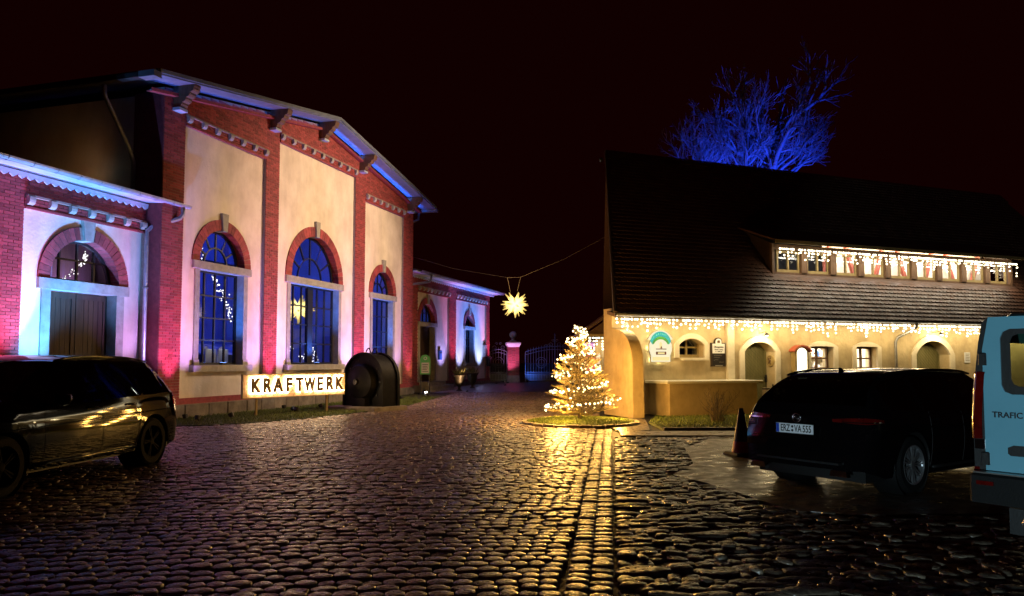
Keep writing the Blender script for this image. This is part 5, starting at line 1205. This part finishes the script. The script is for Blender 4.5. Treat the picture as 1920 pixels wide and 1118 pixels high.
    # tail lights wrap round the corners
    for s in (1,-1):
        path = []
        w0 = wid[0]
        for y in lin_(P['lampy'], w0*.97, 6): path.append(('r', y))
        for x in lin_(.03, P['lampx'], 6): path.append(('s', x))
        def grid(off, z0f, z1f, nm, mt, par, i0=0, i1=None):
            gm = MB(); pp = path[i0:i1]; nk = 5
            for n_, (kind, v) in enumerate(pp):
                for k in range(nk+1):
                    z = z0f(n_/(len(pp)-1))+(z1f(n_/(len(pp)-1))-z0f(n_/(len(pp)-1)))*k/nk; tum = P.get('rake',0)*max(0,z-.6)
                    if kind == 'r': y = v*min(1, side_y(0,z)/w0+.02); gm.v.append((bul(0,y,w0)+tum-off, s*(y+off*.4), z))
                    else: y = side_y(v,z); gm.v.append((v+bul(v,y,np.interp(v,xs_,wid))+tum*max(0,1-v/.4)-off*.3, s*(y+off), z))
            for a in range(len(pp)-1):
                for k in range(nk): gm.f.append((a*(nk+1)+k, a*(nk+1)+k+1, (a+1)*(nk+1)+k+1, (a+1)*(nk+1)+k))
            return gm.build(nm, mt, par, True)
        za, zb_ = P['lampz']; lm = grid(.014, lambda t: za+P['lampt']*abs(t-.5)*.5, lambda t: zb_-P['lampt']*abs(t-.5)*.7, 'tail_light', M_[P.get('lampmat','lamp_red')], T)
        grid(.020, lambda t: za+.015, lambda t: za+.03, 'chrome_line', M_['chrome'], lm, 2) if P.get('chrome') else None
    MB().box(-.03+P['bulr']*0, .05, -P['w']*.62, P['w']*.62, sill+.16, sill+.185).build('bumper_line', M_['trim_black'], T)
    for s in (1,-1): MB().prism([(s*.45,sill+.03),(s*.68,sill+.03),(s*.66,sill+.10),(s*.47,sill+.10)], -.022, .05, 'x').build('exhaust_tip', M_['chrome'], T)
    T['_side'] = 0; del T['_side']
    # interior silhouettes: seats
    for x in (Ln*.40, Ln*.60):
        for y in (-.38,.38): MB().cbox(x-.06,x+.10,y-.25,y+.25,.5,1.12,.05).build('seat', M_['trim_black'], T); MB().cbox(x-.04,x+.06,y-.13,y+.13,1.14,1.32,.03).build('headrest', M_['trim_black'], T)
    return T, bul, wid
# estate car on the right
def veh_rz(fx, fy): return math.atan2(fy, fx)
EST = dict(L=4.95, w=.93, rw=.345, sill=.22, xw=(1.03, 3.86), bulr=.10, bulf=.35, rake=.22, clad=True,
  roof=[(0,.90),(.05,.98),(.20,1.09),(.55,1.34),(.80,1.452),(1.2,1.492),(1.9,1.512),(2.5,1.505),(2.95,1.47),(3.3,1.33),(3.7,1.10),(3.85,1.03),(4.5,.93),(4.85,.78),(4.95,.66)],
  belt=[(0,.86),(.15,.985),(.5,1.03),(1.2,1.0),(2.5,.965),(3.5,.94),(3.9,.93),(4.5,.84),(4.85,.70),(4.95,.60)],
  wid=[(0,.82),(.06,.865),(.2,.905),(.6,.925),(1.2,.932),(3.8,.932),(4.4,.89),(4.75,.80),(4.95,.66)],
  wroof=[(0,.62),(.8,.66),(2.0,.69),(3.0,.68),(3.6,.72),(4.95,.8)],
  side=[(.62,1.28),(1.36,2.18),(2.26,3.12)], rearw=(.16,.66), wind=(3.0,3.68), seams=(1.42,2.24,3.3), handles=(1.62,2.45), hz=.88, cz=lambda x: .80-.03*x/4,
  rail=(.75,3.0), mirror=3.18, fin=.95, lampy=.45, lampx=.36, lampz=(.86,.94), lampt=.08, chrome=True, spokes=9, rimmat='alloy')
MC = dict(body=M_['car_black'], glass=M_['car_glass'], rail=M_['car_black'], sill=M_['trim_black'])
f1 = (.82,.57); E_, bul, wid = make_car('estate_car', 'black estate car with number plate ERZ VA 555 parked beside the traffic cone', (3.53-.12*.82+.09, 9.72-.12*.57-.06, 0), veh_rz(*f1), EST, MC)
# number plate: board, blue strip, characters; reads from behind (-x)
PM = Matrix.Translation((-.035, 0, .775)) @ Matrix.Rotation(-PI/2, 4, 'Z')
npl = MB().box(-.26,.26,-.008,.004,-.057,.057, PM).build('number_plate', M_['plate_white'], E_)
MB().box(-.258,-.218,-.0095,-.0081,-.055,.055, PM).build('country_strip', M_['plate_blue'], npl)
for a_, b_, c_, d_ in ((-.268,.268,-.066,-.058),(-.268,.268,.058,.066)): MB().box(a_,b_,-.012,.004,c_,d_, PM).build('plate_holder', M_['trim_black'], npl)
def ptext(txt, x, sx): text('characters', txt, .118, M_['ink'], npl, PM @ MT(x, -.0085, -.002), .0012, .0022, sx)
ptext('ERZ', -.128, .66); ptext('VA', .052, .66); ptext('555', .178, .70)
for z in (.023,-.023): MB().lathe([(0,.0),(.016,0),(.016,.002)], 12, PM @ Matrix.Translation((-.026,-.0088,z)) @ Matrix.Rotation(PI/2,4,'X')).build('seal', M_['ink'], npl)
BMt = Matrix.Translation((-.005+.05,0,.905)) @ Matrix.Rotation(-PI/2, 4, 'Z'); MB().tube([(.055*math.cos(2*PI*k/20), -.035, .055*math.sin(2*PI*k/20)) for k in range(21)], .007, 6).build('badge', M_['chrome'], E_, True, BMt); MB().tube([(-.04,-.036,.012),(0,-.036,.012),(-.005,-.036,-.012),(.04,-.036,-.012)], .006, 5).build('badge_bolt', M_['chrome'], E_, True, BMt)
MB().box(-.62,-.46,-.045,-.035,.0,.012, Matrix.Translation((.02,0,.66)) @ Matrix.Rotation(-PI/2,4,'Z')).build('model_badge', M_['chrome'], E_)
# dark car on the left: nose towards us, we see its left flank
SUV = dict(L=4.65, w=.93, rw=.365, sill=.26, xw=(.88, 3.74), bulr=.12, bulf=.40, rake=.26, clad=False, sm=.10,
  roof=[(0,.98),(.06,1.06),(.2,1.2),(.42,1.46),(.62,1.585),(1.2,1.655),(1.9,1.675),(2.4,1.66),(2.75,1.60),(3.1,1.42),(3.45,1.20),(3.6,1.13),(4.3,1.02),(4.58,.86),(4.65,.76)],
  belt=[(0,.94),(.15,1.07),(.5,1.10),(1.2,1.07),(2.5,1.03),(3.3,1.02),(3.7,1.01),(4.2,.93),(4.55,.80),(4.65,.7)],
  wid=[(0,.80),(.06,.855),(.2,.90),(.6,.925),(1.2,.932),(3.6,.932),(4.15,.89),(4.45,.80),(4.65,.64)],
  wroof=[(0,.60),(.8,.66),(2.0,.70),(2.8,.69),(3.4,.72),(4.65,.8)],
  side=[(.55,1.12),(1.20,2.0),(2.08,2.92)], rearw=(.12,.50), wind=(2.76,3.42), seams=(1.26,2.05,3.12), handles=(1.45,2.26), hz=.97, cz=lambda x: .86-.02*x,
  rail=(.7,2.7), mirror=2.98, fin=.8, lampy=.42, lampx=.34, lampz=(.90,1.06), lampt=.08, lampmat='lamp_red_clear', spokes=5, rimmat='rubber')
for k_ in ('roof','belt','wid','wroof'): SUV[k_] = [(x*1.065, v*(1.065 if k_ in ('wid','wroof') else 1.015)) for x, v in SUV[k_]]
for k_ in ('side',): SUV[k_] = [(a*1.065, b*1.065) for a, b in SUV[k_]]
for k_ in ('rearw','wind','seams','handles','rail','xw'): SUV[k_] = tuple(v*1.065 for v in SUV[k_])
SUV.update(L=4.65*1.065, w=.99, mirror=3.17, fin=.85)
V_, b2, w2 = make_car('suv', 'dark car with red tail light parked in front of the left brick wing', (-6.45, 13.12, 0), math.atan2(-.99,-.11), SUV, dict(body=M_['car_black'], glass=M_['car_glass'], sill=M_['car_black'], handle=M_['car_black'], rail=M_['car_black']))
# ------------------------------------------------------------------ van at the right edge, seen from behind
VN = thing('van', 'blue panel van with tall red tail light seen from behind', 'van', (4.215+.02, 5.30+.02, 0), veh_rz(*f1))
hw_, H_ = .97, 1.975
prof = [(-hw_*.97,.53),(-hw_,.7),(-hw_,1.2),(-hw_*.93,1.75),(-hw_*.86,1.90),(-hw_*.74,H_),(hw_*.74,H_),(hw_*.86,1.90),(hw_*.93,1.75),(hw_,1.2),(hw_,.7),(hw_*.97,.53)]
vs_ = []; fs = []; st_ = [(0,.985,.99),(.05,1,1),(.12,1,1),(3.2,1,1),(3.55,.99,.97),(4.1,.93,.74),(4.6,.86,.56),(4.95,.72,.46),(5.05,.6,.40)]
b_ = MB()
for (x, ky, kz) in st_:
    for (y, z) in prof: b_.v.append((x, y*ky, .53+(z-.53)*kz))
n = len(prof)
for i in range(len(st_)-1):
    for k in range(n):
        if k in (2, 8) and i == 2: continue                 # glazed band along both sides
        b_.f.append((i*n+k, i*n+(k+1)%n, (i+1)*n+(k+1)%n, (i+1)*n+k))
b_.f.append(tuple(range(n))); b_.f.append(tuple((len(st_)-1)*n+k for k in range(n-1,-1,-1)))
# the rear wall is left open behind the door glass so that one looks through the van
b_.f.pop(-2); b_.f.pop()
b_.f.append(tuple((len(st_)-1)*n+k for k in range(n-1,-1,-1))); b_.build('body', M_['van_teal'], VN, True, None, 40)
for s in (1,-1):
    for xa_, xb_ in ((.16,1.55),(1.65,3.15)): MB().add([(xa_,s*hw_,1.2),(xb_,s*hw_,1.2),(xb_,s*hw_*.93,1.75),(xa_,s*hw_*.93,1.75)], [(0,1,2,3)]).build('side_window', M_['van_glass'], VN)
    for xa_, xb_ in ((.12,.16),(1.55,1.65),(3.15,3.2)): MB().add([(xa_,s*hw_,1.2),(xb_,s*hw_,1.2),(xb_,s*hw_*.93,1.75),(xa_,s*hw_*.93,1.75)], [(0,1,2,3)]).build('window_pillar', M_['van_teal'], VN)
def vdoor(y0, y1, inner):
    'rear door leaf with rounded window opening'
    yo, yi = (y0, y1) if abs(y0) > abs(y1) else (y1, y0)
    za, zb_, z0, z1 = 1.35, 1.85, .76, 1.945; s = 1 if yo > 0 else -1
    a, b = sorted((yo-s*.13, yi+s*.09)); lo, hi = sorted((yo, yi))
    d = MB(); r_ = .07; win_ = [(a+r_,za),(b-r_,za),(b-r_*.3,za+r_*.3),(b,za+r_),(b,zb_-r_),(b-r_*.3,zb_-r_*.3),(b-r_,zb_),(a+r_,zb_),(a+r_*.3,zb_-r_*.3),(a,zb_-r_),(a,za+r_),(a+r_*.3,za+r_*.3)]
    ol = lo+.05 if s < 0 else lo; oh = hi-.05 if s > 0 else hi
    mid_y = (a+b)/2
    left = [(lo,z0),(mid_y,z0),(mid_y,za)]+[p for p in [(a+r_,za),(a+r_*.3,za+r_*.3),(a,za+r_),(a,zb_-r_),(a+r_*.3,zb_-r_*.3),(a+r_,zb_)]]+[(mid_y,zb_),(mid_y,z1),(ol,z1),(lo,z1-.25)]
    right = [(hi,z0),(mid_y,z0),(mid_y,za)]+[(b-r_,za),(b-r_*.3,za+r_*.3),(b,za+r_),(b,zb_-r_),(b-r_*.3,zb_-r_*.3),(b-r_,zb_)]+[(mid_y,zb_),(mid_y,z1),(oh,z1),(hi,z1-.25)]
    d.prism(left, -.045, .01, 'x'); d.prism(right, -.045, .01, 'x'); do = d.build('rear_door', M_['van_teal'], VN, True, None, 30)
    MB().prism(win_, -.028, -.022, 'x').build('window', M_['van_glass'], do)
    sw = [( (p[0]-mid_y)*.80+mid_y, (p[1]-1.60)*.80+1.61) for p in win_]
    mb_ = MB(); k_ = len(win_)
    mb_.v += [(-.034,p[0],p[1]) for p in win_]+[(-.034,p[0],p[1]) for p in sw]; mb_.f += [(i,(i+1)%k_,k_+(i+1)%k_,k_+i) for i in range(k_)]; mb_.build('window_surround', M_['trim_black'], do)
    return do
dl = vdoor(.90, .01, True); dr_ = vdoor(-.90, -.01, True)
for d_, y in ((dl,.45),):
    MB().prism([(.06,.885),(.72,.885),(.74,.90),(.74,.945),(.70,.965),(.06,.965)], -.05, -.044, 'x').build('handle_recess', M_['trim_black'], d_)
text('lettering', 'TRAFIC', .062, M_['trim_black'], dl, Matrix.Translation((-.048,.735,1.19)) @ Matrix.Rotation(-PI/2,4,'Z') @ Matrix.Rotation(PI/2,4,'X'), .004, .001, 1.05, 1.0)
for s, nm in ((1,'l'),(-1,'r')):
    MB().prism([(s*.90,.62),(s*.985,.62),(s*.985,1.2),(s*.955,1.55),(s*.93,1.75),(s*.90,1.9),(s*.86,1.94),(s*.86,1.6),(s*.905,1.5)], -.04, .06, 'x').build('corner_pillar', M_['trim_black'], VN)
    tl = MB(); 
    for z, yo in [(1.0,.99),(1.1,.99),(1.2,.988),(1.35,.975),(1.5,.962),(1.52,.955)]:
        for (xx, ww) in ((-.055,-.075),(-.065,-.03),(-.05,.0),(.03,.012)): tl.v.append((xx, s*(yo+ww), z))
    for i in range(5):
        for k in range(3): tl.f.append((i*4+k, i*4+k+1, (i+1)*4+k+1, (i+1)*4+k))
    tl.build('tail_light', M_['lamp_red'], VN, True); MB().box(-.05,.02,s*.93-.03,s*.93+.045,.92,.995).build('indicator_lens', M_['chrome'], VN)
    MB().box(-.05,.0,s*.965-.02,s*.965+.02,.70,.78).build('reflector', M_['lamp_red'], VN)
    for z in (.85,1.62): MB().cbox(-.06,-.02,s*.90-.03,s*.90+.03,z-.05,z+.05,.008).build('hinge', M_['trim_black'], VN)
    for x in (.95,4.0): make_wheel(VN, x, s*.82, .33, .22, s, 7, 'steel')
MB().cbox(-.16,.12,-.98,.98,.52,.745,.02).build('bumper', M_['bumper_dark'], VN); MB().box(-.155,.1,-.95,.95,.746,.755).build('bumper_step', M_['steel'], VN)
for s in (1,-1): MB().box(-.17,-.15,s*.86-.06,s*.86+.06,.66,.69).build('bumper_reflector', M_['lamp_red'], VN)
MB().lathe([(.001,-.05),(.035,-.035),(.05,0),(.035,.035),(.001,.05)], 12, Matrix.Translation((-.18,.56,.42))).build('tow_ball', M_['steel'], VN, True)
MB().box(.2,4.6,-.85,.85,.25,.45).build('underbody', M_['trim_black'], VN)
# ------------------------------------------------------------------ traffic cone
TC_ = thing('traffic_cone', 'dark red traffic cone with worn sleeve standing by the black estate car', 'cone', gnd(1391, 853), .3)
MB().cbox(-.24,.24,-.24,.24,0,.05,.03).build('base', M_['trim_black'], TC_)
MB().lathe([(.17,.05),(.165,.07),(.135,.235)], 24).build('lower_band', M_['cone_red'], TC_, True); MB().lathe([(.137,.235),(.04,.78),(.035,.80),(.02,.80)], 24).build('sleeve', M_['cone_dark'], TC_, True)
# ------------------------------------------------------------------ facade lighting: coloured uplights at the foot of the walls
PINK = (1,.22,.62); VIO = (.50,.25,1); BLUE = (.05,.20,1); CYAN = (.10,.40,1); WARMW = (1,.56,.24)
KF = 3.0
def F(u, c, z): return fac(u, c, z)
k = 0
for u, e, nm in ((-.85,420,'beside the downpipe of the left wing'),(3.82,420,'between the left and middle hall windows'),(10.0,420,'between the middle and right hall windows'),(14.75,160,'at the hall corner by the far wing')):
    ground_spot(F(u,-.6,.02), F(u,.05,3.4), (1,.18,.72), KF*e*.95, 42, 'pink uplight under the brick pilaster '+nm, 'pilaster uplights')
# sill uplights: blue wash in the window reveals
for u, e, n in ((1.45,36,'left'),(6.78,60,'middle'),(12.3,36,'right')):
    t = thing('sill_light', 'small blue lamp on the sill of the %s hall window' % n, 'lamp'); t.matrix_world = FM @ Matrix.Translation((u,0,1.5))
    MB().cbox(-.12,.12,-.07,.05,0,.07,.01).build('body', M_['iron'], t); MB().box(-.10,.10,-.05,.03,.071,.074).build('lens', M_['lens_blue'], t)
    spot(t, (0,-.12,.1), (0,.12,2.6), BLUE, e*20, 120, 1.0, .06); 
for u, e, nm in ((-.10,120,'left of the left'),(2.95,120,'right of the left'),(4.6,150,'left of the middle'),(9.15,150,'right of the middle'),(10.9,110,'left of the right'),(13.75,60,'right of the right')):
    ground_spot(F(u,-1.5,.02), F(u,.12,2.7), VIO, KF*e*2.1, 47, 'violet uplight under the cream panel '+nm+' hall window', 'panel uplights', 'lens_blue')
# warm floods in the lawn
ground_spot(gnd(370,791), F(1.6,0,5.6), WARMW, KF*110, 50, 'bright white ground flood at the lawn edge behind the dark car')
ground_spot(gnd(555,774), F(6.6,0,5.8), WARMW, KF*140, 56, 'white ground flood in the lawn under the lettering sign')
ground_spot(gnd(799,741), F(12.6,0,5.0), WARMW, KF*90, 56, 'white ground flood on the lawn tip by the wing steps')
# blue light strips hidden on the corbels under the gable eaves
for (ua, ub, e, nm) in ((UC+.3, 15.9, 110, 'right'), (-2.0, UC-.3, 22, 'left')):
    um = (ua+ub)/2; zt = rake(um)-.20; t = thing('light_strip', 'blue light strip under the %s slope of the gable eaves' % nm, 'light strip'); t.matrix_world = FM @ Matrix.Translation((um, -.12, zt))
    sg_ = -1 if um > UC else 1; Rm = Matrix.Rotation(-sg_*math.atan(.168), 4, 'Y'); l2 = (ub-ua)/2
    MB().box(-l2, l2, -.05, .12, -.04, -.02, Rm).box(-l2, l2, -.07, -.05, -.04, .05, Rm).build('profile', M_['brick'], t); MB().box(-l2, l2, -.03, .0, -.019, -.012, Rm).build('lens', M_['strip_lens'], t)
    l = bpy.data.lights.new('light', 'AREA'); l.shape = 'RECTANGLE'; l.size = l2*2; l.size_y = .05; l.energy = e; l.color = (.03,.16,1); l.spread = math.radians(180)
    o = bpy.data.objects.new('light', l); COL.objects.link(o); o.parent = t; o.matrix_local = Matrix.Translation((0,-.015,-.01)) @ Rm @ Matrix.Rotation(PI-.3, 4, 'X')
# added floodlight on the inn verge, standing in for warm light that reaches the hall
VP_ = inn(umin(4.2)-.25, 4.2, rz_(4.2)+.25); tgt = fac(8.0, 0, 4.9)
ground_spot(VP_, tgt, (1,.68,.43), 6200, 88, 'added warm floodlight on the verge of the inn roof facing the hall', None, 'lens_white', .7)
# left wing
ground_spot(F(-4.7,-1.0,.02), F(-4.5,.6,4.0), CYAN, KF*1300, 58, 'cyan uplight left of the wing door', None, 'lens_blue')
ground_spot(F(-1.75,-1.0,.02), F(-1.8,.6,4.0), (.55,.30,1), KF*300, 56, 'lilac uplight right of the wing door')
ground_spot(F(-5.6,-1.0,.02), F(-5.45,.5,3.4), (1,.16,.60), KF*700, 40, 'pink uplight at the brick corner left of the wing door')
ground_spot(F(-3.2,-1.5,.02), F(-3.0,-.1,6.2), (.15,.36,1), KF*900, 75, 'blue uplight before the wing door aimed at the gutter', None, 'lens_blue')
# right wing
ground_spot(F(20.3,-.5,.03), F(20.4,.6,4.2), (.42,.34,1), KF*420, 60, 'violet uplight beside the steps of the far wing')
ground_spot(F(23.0,-.5,.06), F(23.2,.6,4.2), (.40,.42,1), KF*420, 62, 'violet uplight left of the far wing window', None, 'lens_blue')
ground_spot(F(26.6,-.5,.12), F(26.4,.6,4.2), (.34,.46,1), KF*460, 62, 'pale blue uplight right of the far wing window', None, 'lens_blue')
ground_spot(F(21.8,-.6,.04), F(21.8,.5,4.6), (1,.26,.70), KF*380, 48, 'pink uplight at the brick strip between door and window of the far wing')
ground_spot(F(28.0,-.8,.16), F(27.9,.5,4.6), (1,.26,.70), KF*420, 50, 'pink uplight at the end corner of the far wing')
ground_spot(F(24.6,-1.7,.10), F(25.0,-.0,6), BLUE, KF*900, 80, 'blue uplight aimed at the eaves of the far wing', None, 'lens_blue')
ground_spot(F(17.4,-2.0,.0), F(18.0,.5,3.6), WARMW, KF*80, 70, 'warm lamp at the foot of the wing door steps')
# gate
gp_ = PA.location; ground_spot((gp_.x-.6, 48.4, gz(48.4)+.02), (gp_.x-.05, 49.7, 2.2), (1,.38,.95), KF*160, 60, 'pink uplight at the foot of the gate pillar')
ground_spot((gp_.x+.9, 48.6, gz(48.6)+.02), (gp_.x+1.5, 50.1, 1.3), BLUE, KF*80, 80, 'blue uplight on the ground before the iron gate', None, 'lens_blue')
gq = PB.location; ground_spot((gq.x-.5, 48.4, gz(48.4)+.02), (gq.x, 49.7, 2.0), (1,.38,.95), KF*150, 60, 'pink uplight at the foot of the pillar by the shed')
# tall tree
ground_spot((13.2, 41.0, .05), (14.4, 47, 13.0), (.015,.055,1), 38000, 46, 'blue floodlight behind the inn aimed up into the bare tree', None, 'lens_blue', 1.0)
# added unseen floodlight behind the camera: cool light on the backs of the van and estate
ground_spot((-3.4, -3.2, .12), (4.25, 7.9, 1.95), (.66,.90,1), 2900, 25, 'added cool white floodlight out of view, aimed at the parked van', None, 'lens_white', .5)
rl = thing('added_roof_lamp', 'small added lamp hidden on the wing roof to light the hall side wall', 'lamp'); rl.matrix_world = FM @ Matrix.Translation((-2.7, 2.0, 6.40))  # invented fixture, hidden behind the gutter, to warm the hall side wall
MB().cbox(-.08,.08,-.06,.06,0,.12,.01).build('housing', M_['iron'], rl); MB().box(.081,.084,-.05,.05,.02,.1).build('lens', M_['lens_white'], rl)
spot(rl, (.12,0,.06), (1.4,1.2,.9), (1,.45,.10), 9, 120, 1.0, .05)
